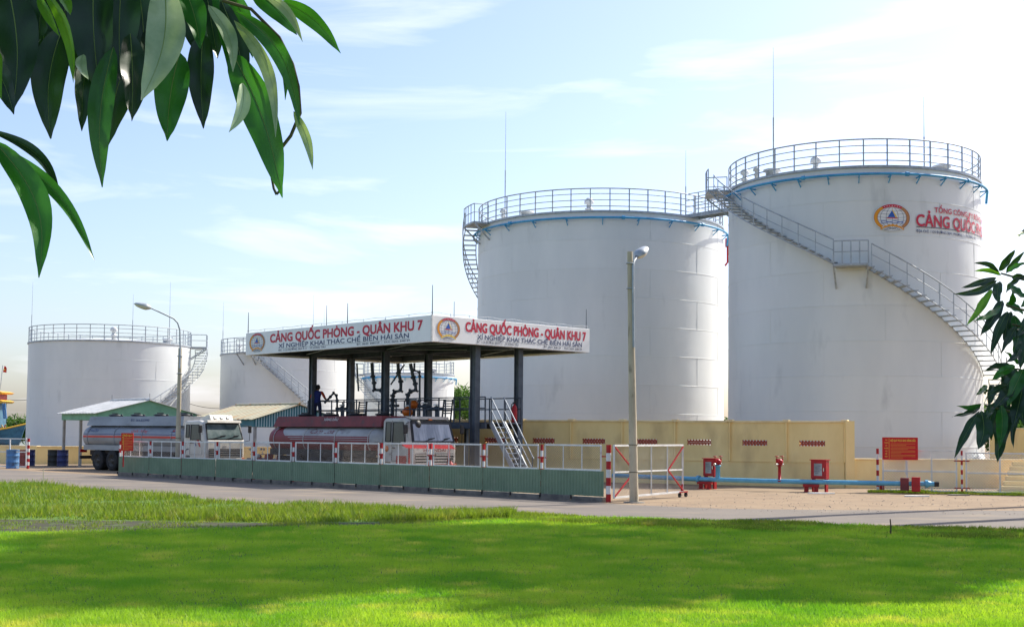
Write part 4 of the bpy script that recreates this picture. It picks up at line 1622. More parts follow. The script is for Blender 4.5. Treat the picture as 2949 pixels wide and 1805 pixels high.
    MB().box((bx1 + .02, 0, .62), (.12, W - .1, .16)).build('rear_bumper', K['chassis'], t)
    # top walkway box
    t0, t1, tw0, tw1 = zc + b_ * .90, sp['topz'], hw - .20, hw - .30
    xr = bx1 + .3
    mb = MB()
    P = [(bx0 - .05, -tw0, t0), (bx0 - .05, tw0, t0), (xr, tw0, t0), (xr, -tw0, t0), (bx0 - .1, -tw1, t1), (bx0 - .1, tw1, t1), (xr + .22, tw1, t1), (xr + .22, -tw1, t1)]
    mb.add(P, [(0, 1, 5, 4), (1, 2, 6, 5), (2, 3, 7, 6), (3, 0, 4, 7)])
    mb.box(((bx0 + xr) / 2, 0, t1 - .12), (abs(xr - bx0) - .3, 2 * tw1 - .02, .02))
    mb.build('top_box', K[sp['top']], t, bevel=.015)
    for k in range(4):
        x = bx0 + (xr - bx0) * (k + .6) / 4.2
        mh = MB().lathe([(0, t1 - .11), (.27, t1 - .11), (.27, t1 + .03), (.33, t1 + .04), (.33, t1 + .08), (.2, t1 + .12), (0, t1 + .13)], 20, (x, 0, 0)).build('manhole', K['black'], t)
        MB().box((x, 0, t1 + .16), (.5, .06, .05)).lathe([(0, 0), (.06, 0), (.05, .09), (0, .1)], 10, (x + .3, .2, t1 + .02)).build('manhole_clamp', K['black'], mh)
    for s in (-1, 1):
        MB().tube([(bx1 + .05, s * .2, .7), (bx1 - .1, s * .2, zc), (bx1 + .2, s * .2, t1 + .02)], .018, 6).build('ladder_rail', K['chassis'], t)
    for k in range(6):
        MB().tube([(bx1 - .06, -.2, .85 + k * .24), (bx1 - .06, .2, .85 + k * .24)], .014, 5).build('ladder_rung', K['chassis'], t)
    return t, dict(hw=hw, bx0=bx0, bx1=bx1, zc=zc, a=a_, b=b_, t0=t0, t1=t1, tw0=tw0, tw1=tw1, bar=bar)


def on_barrel(g, off):
    def f(u, v, e=0):
        # u along the truck (from tail to head), v height
        s = max(-1, min(1, (v - g['zc']) / g['b']))
        su = math.copysign(abs(s) ** (1 / .82), s)
        cu = math.sqrt(max(0, 1 - su * su)) ** .82
        return (u, -(g['a'] * cu + off + e), v)
    return f


def band(g, z0, z1, x0, x1, m, off, name='stripe'):
    mb = MB()
    f = on_barrel(g, off)
    n = 40
    zs = [z0 + (z1 - z0) * k / 3 for k in range(4)]
    for i in range(n):
        xa, xb = x0 + (x1 - x0) * i / n, x0 + (x1 - x0) * (i + 1) / n
        for k in range(3):
            mb.poly([f(xa, zs[k]), f(xb, zs[k]), f(xb, zs[k + 1]), f(xa, zs[k + 1])])
    mb.build(name, m, g['bar'], recalc=False)


# the red truck under the canopy
al = rad(47)
hd = Vector((math.cos(al), -math.sin(al), 0))
rt = Vector((-math.sin(al), -math.cos(al), 0))            # its right side, towards the road
WR = 2.22
cnr = at(1187, 1240, 48.0)
loc = Vector((cnr.x, cnr.y, 0)) - rt * (WR / 2)
specR = dict(W=WR, L=10.4, cabL=1.82, cabH=2.58, wz=(1.58, 2.45), cab='cabold', glass='paleglass', visor=False, gz=(.78, 1.22), lz=.72, axles=[(1.36, False), (6.6, True), (7.9, True)],
             zc=1.66, bh=.62, barrel=livery_red(), boxes=[(-2.9, -4.1), (-4.4, -5.6)], top='dirtyred', topz=2.66)
TR, gR = tank_truck('faded red and white fuel tanker parked under the canopy', loc, -al, specR)
lettering('lettering', 'Cam Loa', -7.0, -5.3, 1.94, .19, on_barrel(gR, .006), K['dirtyred'], gR['bar'], .0, shear=.25)
f_ = lambda u, v, e=0: (u, -e - (gR['tw0'] + (gR['tw1'] - gR['tw0']) * (v - gR['t0']) / (gR['t1'] - gR['t0']) + .006), v)
lettering('lettering', 'XĂNG DẦU', -6.2, -5.2, 2.47, .10, f_, K['white'], TR, .01)

# the silver truck waiting behind it
al = rad(41)
hd = Vector((math.cos(al), -math.sin(al), 0))
rt = Vector((-math.sin(al), -math.cos(al), 0))
WS = 2.18
cnr = at(594, 1240, 58.0)
loc = Vector((cnr.x, cnr.y, 0)) - rt * (WS / 2)
specS = dict(W=WS, L=11.0, cabL=1.75, cabH=2.50, wz=(1.62, 2.34), cab='cabwhite', glass='windshield', visor=True, gz=(.80, 1.20), lz=.68, axles=[(1.3, False), (7.9, True), (9.2, True)],
             zc=1.66, bh=.64, barrel=K['alu'], boxes=[(-2.6, -4.2), (-4.6, -6.4)], top='alu', topz=2.70)
TS, gS = tank_truck('silver fuel tanker with white cab and orange stripe waiting outside the canopy', loc, -al, specS)
band(gS, 1.64, 1.74, gS['bx1'] + .3, gS['bx0'] - .3, K['stripered'], .006)
band(gS, 1.80, 1.83, gS['bx1'] + .3, gS['bx0'] - .3, K['stripeblue'], .006)
lettering('lettering', '72H-6754', gS['bx1'] + .6, gS['bx1'] + 1.6, 1.92, .14, on_barrel(gS, .006), K['txtblue'], gS['bar'], .01)
lettering('lettering', 'Quốc Hưng', -6.3, -4.9, 1.92, .13, on_barrel(gS, .006), K['stripered'], gS['bar'], .0, shear=.2)
f_ = lambda u, v, e=0: (u, -e - (gS['tw0'] + (gS['tw1'] - gS['tw0']) * (v - gS['t0']) / (gS['t1'] - gS['t0']) + .006), v)
lettering('lettering', 'ĐT: 064.832990', -6.6, -5.0, 2.45, .11, f_, K['txtblue'], TS, .01)
fb = on_barrel(gS, .006)
mb = MB()
mb.poly([fb(-2.98, 1.9), fb(-2.52, 1.9), fb(-2.40, 2.20), fb(-2.86, 2.20)])
mb.build('badge_plate', K['white'], gS['bar'], recalc=False)
fb2 = on_barrel(gS, .010)
mb = MB()
mb.poly([fb2(-2.92, 1.93), fb2(-2.56, 1.93), fb2(-2.46, 2.17), fb2(-2.82, 2.17)])
mb.build('badge_field', K['stripeblue'], gS['bar'], recalc=False)
fb3 = on_barrel(gS, .014)
mb = MB()
mb.poly([fb3(-2.78, 1.97), fb3(-2.64, 1.97), fb3(-2.58, 2.13), fb3(-2.72, 2.13)])
mb.build('badge_mark', K['stripered'], gS['bar'], recalc=False)
# ------------------------------------------------------------------ fences
def chainlink(mb, fn, u0, u1, z0, z1, pitch=.085, r=.0022):
    """two sets of diagonal wires clipped to the rectangle"""
    W_, H_ = u1 - u0, z1 - z0
    n = int((W_ + H_) / pitch)
    for sgn in (1, -1):
        for k in range(1, n):
            c = k * pitch
            a = (min(c, W_), max(0, c - W_))
            b = (max(0, c - H_), min(c, H_))
            if sgn < 0:
                a, b = (W_ - a[0], a[1]), (W_ - b[0], b[1])
            p, q = Vector(fn(u0 + a[0], z0 + a[1])), Vector(fn(u0 + b[0], z0 + b[1]))
            mb.tube([p, q], r, 3, cap=False, sm=False)


def striped_post(parent, fn, u, z0, z1, wd, n, name='post', cross=None, first_red=True):
    """round post, alternately red and white bands"""
    mb = MB()
    for k in range(n):
        a, b = z0 + (z1 - z0) * k / n, z0 + (z1 - z0) * (k + 1) / n
        i = (n - 1 - k) % 2
        mb.tube([fn(u, a), fn(u, b)], wd / 2, 12, m=i)
    o = mb.build(name, [K['red'], K['white']], parent, world=True)
    if cross:
        MB().bar(fn(u - cross, z1 - (z1 - z0) * .24), fn(u + cross, z1 - (z1 - z0) * .24), .05, .04).build('cross_bar', K['red'], o if False else parent, world=True)
    return o


FLEN = (FL - FR).length
zr1 = at(1743, 1282, FR.y).z
zl1 = at(345, 1270, FL.y).z
zrg = at(1743, 1356, FR.y).z
zlg = at(345, 1314, FL.y).z
fen = thing('roadside_fence', 'long fence of green corrugated sheets topped with white mesh frames along the road', 'fence', FR, 0)


def fp(u, z, o=0.0):
    p = FR + fd * u + FN * o
    return Vector((p.x, p.y, z))


NP = 11
PL = FLEN / NP
for k in range(NP):
    u0, u1 = k * PL, (k + 1) * PL
    um = (u0 + u1) / 2
    fz = lambda u, a, b: a + (b - a) * u / FLEN
    zt = fz(um, zr1, zl1)
    zg = fz(um, zrg, zlg)
    # corrugated sheet
    mb = MB()
    n = int((u1 - u0) / .03)
    vs = []
    zt_off = random.uniform(-.012, .012)
    for i in range(n + 1):
        u = u0 - .012 + (u1 - u0 + .02) * i / n
        o_ = .014 * (1 if (i // 2) % 2 == 0 else -1) + .003 * (k % 2)
        vs += [fp(u, .16 + random.uniform(-.004, .004), .075 + o_), fp(u, zg + zt_off, .075 + o_)]
    mb.add(vs, [(2 * i, 2 * i + 2, 2 * i + 3, 2 * i + 1) for i in range(n)])
    mb.build('green_sheet', K['greensheet'], fen, world=True)
    # white frame with mesh above it
    g0, g1 = u0 + .17, u1 - .12
    fr = MB()
    zb_ = zg + .02
    for a, b in (((g0, zb_), (g1, zb_)), ((g0, zt), (g1, zt)), ((g0, zb_), (g0, zt)), ((g1, zb_), (g1, zt)), ((g0 + (g1 - g0) / 3, zb_), (g0 + (g1 - g0) / 3, zt)),
                 ((g0 + (g1 - g0) * 2 / 3, zb_), (g0 + (g1 - g0) * 2 / 3, zt))):
        inner = a[0] == b[0] and g0 + .1 < a[0] < g1 - .1
        fr.bar(fp(*a), fp(*b), .03 if inner else .05, .03 if inner else .05)
    fr.build('mesh_frame', K['white'], fen, world=True)
    cl = MB()
    chainlink(cl, lambda u, z: fp(u, z), g0, g1, zb_, zt, .075, .003)
    cl.build('wire_mesh', K['wire'], fen, world=True, recalc=False)
    # low kerb of concrete blocks
    for q in range(2):
        a, b = u0 + (u1 - u0) * q / 2 + .012, u0 + (u1 - u0) * (q + 1) / 2 - .012
        hh = .17 + random.uniform(-.03, .02)
        MB().bar(fp(a, hh / 2 - .02, .02), fp(b, hh / 2 - .02, .02), .2, hh).build('kerb_block', K['kerbc'], fen, world=True, bevel=.012)
        MB().box(fp(b - .02, .12, .13), (.05, .04, .11)).build('post_stub', K['chassis'], fen, world=True)
for k in range(1, NP + 1):
    u = k * PL + .02
    z1_ = zr1 + (zl1 - zr1) * u / FLEN
    striped_post(fen, fp, u, .0, z1_ + .01, .085, 9, cross=.17 if k < 4 else .1)
sp_ = thing('gate_post', 'thick red and white banded gate post at the end of the green fence', 'post', fp(-.12, 0), 0)
striped_post(sp_, fp, -.12, 0, zr1 + .02, .15, 7)
MB().bar(fp(-.12, zr1 - .33), fp(.12, zr1 - .33), .05, .04).build('latch_bar', K['red'], sp_, world=True)

# ---- open gate leaf
g0 = fp(-.32, 0)
g1 = gnd(1966, 1431)
gd = (g1 - g0)
GL = gd.length
gd.normalize()
gt = thing('mesh_gate', 'white framed mesh gate with red diagonal braces standing open beside the lamp pole', 'gate', g0, 0)


def gp(u, z, o=0.0):
    p = g0 + gd * u
    n_ = Vector((gd.y, -gd.x, 0))
    p = p + n_ * o
    return Vector((p.x, p.y, z))


gz0, gz1 = .14, zr1
gm = (gz0 + gz1) / 2 - .02
fr = MB()
for a, b in (((0, gz0), (GL, gz0 + .04)), ((0, gz1), (GL, gz1)), ((0, gz0), (0, gz1)), ((GL, gz0), (GL, gz1))):
    fr.bar(gp(*a), gp(*b), .055, .055)
fr.build('frame', K['white'], gt, world=True)
for f in (.27, .52, .76):
    MB().bar(gp(GL * f, gz0, .004), gp(GL * f, gz1, .004), .04, .04).build('upright', K['white'], gt, world=True)
MB().bar(gp(0, gm, -.003), gp(GL, gm, -.003), .045, .045).build('mid_rail', K['white'], gt, world=True)
for a, b in (((.03, gz1 - .05), (GL * .27, gm)), ((.03, gz0 + .04), (GL * .27, gm)), ((GL - .03, gz1 - .05), (GL * .76, gm)), ((GL - .03, gz0 + .08), (GL * .76, gm))):
    MB().bar(gp(a[0], a[1], .03), gp(b[0], b[1], .03), .035, .035).build('brace', K['red'], gt, world=True)
cl = MB()
chainlink(cl, lambda u, z: gp(u, z, -.02), 0.03, GL - .03, gz0, gz1, .075, .0025)
cl.build('wire_mesh', K['wire'], gt, world=True, recalc=False)
MB().bar(gp(GL - .28, .17), gp(GL + .3, .17), .07, .035).bar(gp(GL - .1, .17), gp(GL - .02, .42), .04, .04).build('caster_bar', K['red'], gt, world=True)
for u in (GL - .2, GL + .22):
    w_ = MB()
    c_ = gp(u, .075)
    ax = Vector((gd.y, -gd.x, 0))
    w_.tube([c_ - ax * .03, c_ + ax * .03], .07, 16)
    w_.build('caster_wheel', K['black'], gt, world=True)
    MB().bar(gp(u, .08, .045), gp(u, .16, .045), .05, .012).bar(gp(u, .08, -.045), gp(u, .16, -.045), .05, .012).build('caster_fork', K['red'], gt, world=True)

# ---- mesh fence on the far verge
r0, r1 = gnd(2528, 1416), gnd(3080, 1428)
rd = (r1 - r0)
RL = rd.length
rd.normalize()
zt_r = at(2560, 1296, r0.y).z
rf = thing('mesh_fence', 'white chain-link panel fence with banded posts in front of the low yellow wall', 'fence', r0, 0)


def rfp(u, z, o=0.0):
    p = r0 + rd * u + Vector((rd.y, -rd.x, 0)) * o
    return Vector((p.x, p.y, z))


def u_at(x):
    best = min(range(0, 1000), key=lambda i: abs(proj_x(rfp(RL * i / 1000, .5)) - x))
    return RL * best / 1000


def proj_x(p):
    v = Vector(p) - CAM
    return PW / 2 + FPX * v.dot(_R2) / v.dot(_F)


uA, uB, uC = u_at(2543), u_at(2755), u_at(2783)
for a, b, zt in ((uA, uB, zt_r), (uC, RL, zt_r - .06)):
    fr = MB()
    zb_ = .07
    for p, q in (((a, zb_), (b, zb_)), ((a, zt), (b, zt)), ((a, zb_), (a, zt)), ((b, zb_), (b, zt))):
        fr.bar(rfp(*p), rfp(*q), .045, .045)
    for k in (1, 2):
        u = a + (b - a) * k / 3
        fr.bar(rfp(u, zb_), rfp(u, zt), .045, .045)
    fr.bar(rfp(a, (zb_ + zt) / 2 - .02, .004), rfp(b, (zb_ + zt) / 2 - .02, .004), .05, .05)
    fr.build('panel_frame', K['white'], rf, world=True)
    cl = MB()
    chainlink(cl, lambda u, z: rfp(u, z, -.02), a, b, zb_, zt, .10, .008)
    cl.build('wire_mesh', K['white'], rf, world=True, recalc=False)
striped_post(rf, rfp, 0.0, 0, zt_r + .06, .10, 8)
striped_post(rf, rfp, u_at(2770), 0, zt_r + .02, .075, 9, cross=.26)
MB().bar(rfp(u_at(2770) - .26, .2), rfp(u_at(2770) + .26, .2), .05, .04).build('cross_bar', K['red'], rf, world=True)
MB().bar(rfp(.06, .12), rfp(.22, .12), .05, .3).build('hinge_block', K['red'], rf, world=True)
# strip of grass under that fence
def rf_grass(n):
    u = np.random.rand(n) * (RL + 1.5) - .3
    o_ = (np.random.rand(n) - .35) * 1.3
    x = r0.x + rd.x * u + rd.y * o_
    y = r0.y + rd.y * u - rd.x * o_
    return x, y, (.04 + .09 * np.random.rand(n)) * (.4 + vnoise(x, y, .5, 12)), .03 + np.zeros(n)


blades('fence_grass', 16000, rf_grass, K['verge'], 'thin strip of grass under the chain-link fence')

# ---- fence panel at the far end of the yard, beside the drums
q1 = gnd(80, 1349)
q0 = q1 + Vector((-9, 2.5, 0))
qd = (q0 - q1).normalized()
yf = thing('yard_fence', 'white mesh fence with a banded post beside the light blue drum', 'fence', q1, 0)
yfp = lambda u, z, o=0.0: q1 + qd * u + Vector((0, 0, z))
zt = at(80, 1262, q1.y).z
striped_post(yf, yfp, 0, 0, zt, .14, 9)
fr = MB()
for u in (.12, 1.1, 2.1, 3.1, 4.1):
    fr.bar(yfp(u, .1), yfp(u, zt - .02), .05, .05)
for z in (.1, zt * .55, zt - .02):
    fr.bar(yfp(.12, z), yfp(9, z), .05, .05)
fr.build('panel_frame', K['white'], yf, world=True)
cl = MB()
chainlink(cl, lambda u, z: yfp(u, z), .12, 4.1, .1, zt - .02, .12, .003)
cl.build('wire_mesh', K['wire'], yf, world=True, recalc=False)

# ------------------------------------------------------------------ walls
def wall_run(name, label, p0, p1, z, th=.2, top=None, bays=None, vents=False, z1=None):
    """straight rendered wall with coping, piers and pierced vents; front faces the road"""
    p0, p1 = Vector((p0.x, p0.y, 0)), Vector((p1.x, p1.y, 0))
    d = p1 - p0
    Lw = d.length
    d.normalize()
    nrm = Vector((d.y, -d.x, 0))
    if nrm.dot(-p0) < 0:
        nrm = -nrm                                        # towards the camera side
    z1 = z if z1 is None else z1
    t = thing(name, label, 'wall', p0, 0)
    P = lambda u, zz, o=0.0: p0 + d * u + nrm * o + Vector((0, 0, zz))
    zt = lambda u: z + (z1 - z) * u / Lw
    if vents:
        nb = bays
        bl = Lw / nb
        vw, vz0, vz1 = 1.0, 1.60, 1.82
        for k in range(nb):
            u0, u1 = k * bl, (k + 1) * bl
            um = (u0 + u1) / 2 + .1
            a, b = um - vw / 2, um + vw / 2
            mb = MB()
            def blk(ua, ub, za, zb_, zc=None):
                zc = zb_ if zc is None else zc
                vs = [P(ua, za), P(ub, za), P(ub, zc), P(ua, zb_), P(ua, za, -th), P(ub, za, -th), P(ub, zc, -th), P(ua, zb_, -th)]
                mb.add(vs, [(0, 1, 2, 3), (7, 6, 5, 4), (0, 4, 5, 1), (1, 5, 6, 2), (2, 6, 7, 3), (3, 7, 4, 0)])
            blk(u0, u1, 0, vz0)
            blk(u0, u1, vz1, zt(u0), zt(u1))
            blk(u0, a, vz0, vz1)
            blk(b, u1, vz0, vz1)
            mb.build('wall_bay', K['yellow'], t, world=True)
            # pierced brick lattice
            n = 8
            for q in range(n):
                ca, cb = a + (b - a) * q / n, a + (b - a) * (q + 1) / n
                v_ = MB()
                v_.bar(P(ca, vz0, -.05), P(cb, vz1, -.05), .09, .034)
                v_.bar(P(ca, vz1, -.054), P(cb, vz0, -.054), .09, .034)
                v_.bar(P(ca, vz0, -.047), P(ca, vz1, -.047), .09, .024)
                v_.build('vent_brick', K['brickred'], t, world=True)
            # sunk-look panel frame and pier
            MB().bar(P(u0 + .02, .98, .015), P(u1 - .02, .98, .015), .035, .05).build('plinth_edge', K['yellow'], t, world=True)
            MB().bar(P(u0, .98, .02), P(u0, zt(u0) - .01, .02), .05 + .12, .06).build('pier', K['yellow'], t, world=True)
        MB().bar(P(0, z + .02, -th / 2), P(Lw, z1 + .02, -th / 2), th + .1, .08).build('coping', K['coping'], t, world=True, bevel=.01)
        for k in range(nb + 1):
            u = k * bl
            MB().bar(P(u - .14, zt(u) + .05, -th / 2 + .02), P(u + .1, zt(u) + .05, -th / 2 + .02), th + .18, .1).build('pier_cap', K['coping'], t, world=True, bevel=.01)
    else:
        mb = MB()
        vs = [P(0, 0), P(Lw, 0), P(Lw, z1), P(0, z), P(0, 0, -th), P(Lw, 0, -th), P(Lw, z1, -th), P(0, z, -th)]
        mb.add(vs, [(0, 1, 2, 3), (7, 6, 5, 4), (0, 4, 5, 1), (1, 5, 6, 2), (2, 6, 7, 3), (3, 7, 4, 0)])
        mb.build('wall_body', K['yellow'], t, world=True)
        MB().bar(P(-.02, z + .03, -th / 2), P(Lw + .02, z1 + .03, -th / 2), th + .08, .06).build('coping', K['coping'], t, world=True, bevel=.01)
    return t, P, Lw


wr = gnd(2432, 1404)
zwr = at(2432, 1216, wr.y).z
wm = gnd(1661, 1386)
wl_dir = (Vector((wm.x, wm.y, 0)) - Vector((wr.x, wr.y, 0))).normalized()
wl = Vector((wr.x, wr.y, 0)) + wl_dir * 20.4
zwl = at(1320, 1226, wl.y).z
tw, Pw, Lw = wall_run('yellow_wall', 'tall pale yellow wall with piers and pierced red brick vents behind the blue pipe', wr, wl, zwr, .24, bays=9, vents=True, z1=zwr + .0)
# end pier
MB().bar(Pw(-.16, 0, -.1), Pw(-.16, zwr + .06, -.1), .42, .34).build('end_pier', K['yellow'], tw, world=True)
lr = gnd(2840, 1402)
lw0 = Pw(-.34, 0, -.08)
zlow = at(2460, 1324, lw0.y).z
t_, P_, L_w = wall_run('low_bund_wall', 'low pale yellow bund wall behind the chain-link fence', lw0, Vector((lr.x + 2.0, lr.y - .75, 0)), zlow, .22)
# far yellow wall and steps at the edge of the tank yard
pB = at(2850, 1245, 56)
pC = at(3060, 1240, 52)
wall_run('yard_wall', 'yellow yard wall behind the leafy branch, taller than the bund wall', Vector((pB.x, pB.y, 0)), Vector((pC.x, pC.y, 0)), at(2920, 1236, 54).z, .22)
s0 = at(2880, 1400, 47.5)
ts = thing('bund_steps', 'flight of yellow concrete steps climbing beside the low bund wall', 'steps', (s0.x, s0.y, 0), rad(-14))
for k in range(6):
    MB().box((1.6 + k * .12, .4 + k * .33, .09 + .18 * k), (3.0, .36, .17)).build('step', K['yellow'], ts, bevel=.01)
    MB().box((1.6 + k * .12, .4 + k * .33 + .04, (.18 * k) / 2), (2.98, .3, max(.02, .18 * k))).build('riser', K['yellow'], ts)

# low wall round the squat tank
a_ = gnd(104, 1336)
b_ = gnd(400, 1332)
wall_run('yellow_bund', 'low yellow wall under the squat tank beyond the silver truck', Vector((a_.x, a_.y, 0)), Vector((b_.x + 9, b_.y + 1, 0)), at(130, 1287, a_.y).z, .25)
wall_run('yellow_bund', 'low yellow wall running back behind the drums and yard fence', Vector((a_.x - .02, a_.y + .15, 0)), Vector((a_.x - 14, a_.y + 5, 0)), at(100, 1286, a_.y).z, .25)

# ------------------------------------------------------------------ blue fire main
def on_pipe(x, y, z):
    return gnd(x, y, z)


ZPI = .36
pp = [gnd(1766, 1368, ZPI), gnd(2012, 1379, ZPI), gnd(2200, 1384.5, ZPI), gnd(2382, 1388, ZPI), gnd(2560, 1391, ZPI), gnd(2690, 1393, ZPI)]
fm = thing('fire_main', 'long light blue fire water pipe on low red stands in front of the yellow wall', 'pipe', (pp[2].x, pp[2].y, 0), 0)
MB().tube(pp, .085, 18).build('pipe', K['bluepipe'], fm, world=True)
dP = (pp[-1] - pp[-2]).normalized()
for p, d in ((pp[1], pp[2] - pp[0]), (pp[5] - dP * .25, dP)):
    d = d.normalized()
    MB().tube([p - d * .05, p + d * .05], .14, 18).build('flange', K['bluepipe'], fm, world=True)
MB().tube([pp[5], pp[5] + dP * .16], .09, 16).build('end_cap', K['chassis'], fm, world=True)
MB().tube([pp[5] - dP * .2, pp[5] - dP * .02], [.12, .06], 16).build('reducer', K['bluepipe'], fm, world=True)


def pipe_stand(px_, py_):
    p = gnd(px_, py_)
    # on the pipe axis
    best = min(((a + (b - a) * (k / 20)) for a, b in zip(pp[:-1], pp[1:]) for k in range(21)), key=lambda q: abs(proj_x(q) - px_))
    d = Vector((gd.x, gd.y, 0))
    seg = min(zip(pp[:-1], pp[1:]), key=lambda s: ((s[0] + s[1]) / 2 - best).length)
    d = (seg[1] - seg[0]).normalized()
    n_ = Vector((d.y, -d.x, 0))
    o_ = MB()
    for s in (-.17, .17):
        o_.bar(best + d * s + Vector((0, 0, -ZPI + .0)), best + d * s + Vector((0, 0, -.16)), .1, .14)
        o_.bar(best + d * s + n_ * -.12 + Vector((0, 0, -ZPI + .012)), best + d * s + n_ * .12 + Vector((0, 0, -ZPI + .012)), .16, .024)
    o_.bar(best + d * -.28 + Vector((0, 0, -.13)), best + d * .28 + Vector((0, 0, -.13)), .2, .1)
    o_.build('pipe_stand', K['red'], fm, world=True)


pipe_stand(2032, 1403)
pipe_stand(2339, 1413)
for x_ in (2606, 2640):
    b_ = min(((a + (b - a) * (k / 20)) for a, b in zip(pp[:-1], pp[1:]) for k in range(21)), key=lambda q: abs(proj_x(q) - x_))
    MB().bar(b_ + Vector((-.13, .04, -.02)), b_ + Vector((.13, -.06, -.02)), .34, .5 if x_ > 2610 else .44).build('saddle_plate', K['red'] if x_ > 2610 else K['dirtyred'], fm, world=True)


def near_pipe(x_):
    return min(((a + (b - a) * (k / 20)) for a, b in zip(pp[:-1], pp[1:]) for k in range(21)), key=lambda q: abs(proj_x(q) - x_))


def hydrant(x_, label, stand_blue):
    p = near_pipe(x_)
    t = thing('fire_hydrant', label, 'hydrant', (p.x, p.y, .30), rad(-40))
    h0 = .14
    ztop = at(x_, 1313, p.y).z - .30
    hb = ztop - .36
    if stand_blue:
        MB().lathe([(.085, .05), (.085, hb - .02), (.12, hb - .02), (.12, hb + .03), (0, hb + .03)], 18).build('stand_pipe', K['bluepipe'], t)
    else:
        MB().lathe([(.1, .05), (.1, .09), (.055, .09), (.055, hb), (.09, hb), (.09, hb + .03), (0, hb + .03)], 16).build('stand_pipe', K['red'], t)
    MB().lathe([(0, hb + .03), (.09, hb + .03), (.13, hb + .12), (.13, hb + .2), (.06, hb + .26), (0, hb + .27)], 16).build('valve_body', K['red'], t)
    for s in (-1, 1):
        y = s * .17
        MB().tube([(0, s * .08, hb + .14), (0, s * .2, hb + .2), (0, s * .2, hb + .28)], .04, 10).build('outlet', K['red'], t)
        MB().tube([(0, s * .2, hb + .28), (0, s * .2, hb + .36)], .012, 6).lathe([(.02, hb + .33), (.075, hb + .345), (.075, hb + .36), (.02, hb + .37)], 14, (0, s * .2, 0)).build('hand_wheel', K['red'], t)
        MB().tube([(0, s * .1, hb + .08), (0, s * .25, hb + .06)], .045, 10).build('hose_cap', K['chrome'], t)
    return t


hydrant(2067, 'red twin hydrant on a pale blue riser next to the hose cabinet', True)
hydrant(2248, 'red twin hydrant on a slim red riser standing alone on the pipe', False)


def cabinet(x0_, x1_, y0_, y1_, label, Yoff):
    p = near_pipe((x0_ + x1_) / 2)
    c = at((x0_ + x1_) / 2, y1_, p.y + Yoff)
    W_ = (x1_ - x0_) / FPX * c.y * 1.18
    H_ = (y1_ - y0_) / FPX * c.y
    t = thing('hose_cabinet', label, 'cabinet', (c.x, c.y, 0), rad(-36))
    zb_ = c.z
    MB().box((0, 0, zb_ + H_ / 2), (W_, .3, H_)).build('cabinet_body', K['red'], t, bevel=.012)
    MB().prism([(-W_ / 2 - .03, zb_ + H_), (W_ / 2 + .03, zb_ + H_), (W_ / 2 + .03, zb_ + H_ + .03), (-W_ / 2 - .03, zb_ + H_ + .03)], .38, lambda u, v, q: (u, -.19 + q, v)).build('cabinet_roof', K['red'], t)
    MB().box((-W_ * .02, -.154, zb_ + H_ * .5), (W_ * .52, .014, H_ * .66)).build('glass_pane', K['paleglass'], t)
    mb = MB()
    for k in range(5):
        mb.box((-W_ * .02 + random.uniform(-.05, .05), -.1635, zb_ + H_ * (.3 + .1 * k)), (W_ * random.uniform(.2, .38), .004, .02))
    mb.build('notice_lines', K['txtgrey'], t)
    MB().box((W_ * .36, -.165, zb_ + H_ * .5), (.03, .03, .12)).build('door_handle', K['chrome'], t)
    for s in (-1, 1):
        MB().box((s * (W_ / 2 - .05), 0, zb_ / 2 + .01), (.06, .2, zb_ + .02)).build('leg', K['red'], t)


cabinet(2031, 2061, 1321, 1370, 'red hose cabinet half hidden by the hydrant with the pale blue riser', .35)
cabinet(2342, 2381, 1325, 1378, 'red hose cabinet standing clear near the end of the tall yellow wall', .3)

# ------------------------------------------------------------------ notice boards
def notice(label, cx_, cy_, w_, h_, Y, rz, head, words, m, edge, nlines, slant=0):
    c = at(cx_, cy_, Y)
    W_, H_ = w_ / FPX * Y, h_ / FPX * Y
    t = thing('notice_board', label, 'sign', (c.x, c.y, c.z - H_ / 2), rz)
    MB().box((0, 0, H_ / 2), (W_, .03, H_)).build('board', K[m], t)
    fr = MB()
    for a, b in (((-1, 0), (1, 0)), ((-1, 1), (1, 1)), ((-1, 0), (-1, 1)), ((1, 0), (1, 1))):
        fr.bar((a[0] * W_ / 2, -.018, a[1] * H_), (b[0] * W_ / 2, -.018, b[1] * H_), .02, .016)
    fr.build('frame', K[edge], t)
    f = lambda u, v, e=0: (u, -.0185 - e, v)
    x0_ = -W_ * .29
    lettering('lettering', head, x0_ + W_ * .02, W_ * .44, H_ * .82, H_ * .09, f, K['signyellow'], t, .02)
    for k, wd_ in enumerate(words):
        lw_ = min(W_ * .11, W_ * .028 * len(wd_))
        lettering('lettering', wd_, -W_ * .39 - lw_ / 2, -W_ * .39 + lw_ / 2, H_ * (.86 - .126 * k), H_ * .055, f, K['signyellow'], t, .015)
    mb = MB()
    mb.box((x0_ - W_ * .02, -.018, H_ * .5), (.012, .004, H_ * .92))
    for k in range(nlines):
        ln = W_ * (.70 if k % 3 != 1 else random.uniform(.3, .55))
        mb.box((x0_ + W_ * .02 + ln / 2, -.018, H_ * (.72 - .64 * k / (nlines - 1))), (ln, .004, H_ * .009))
    mb.build('printed_lines', K['signyellow'], t)
    return t


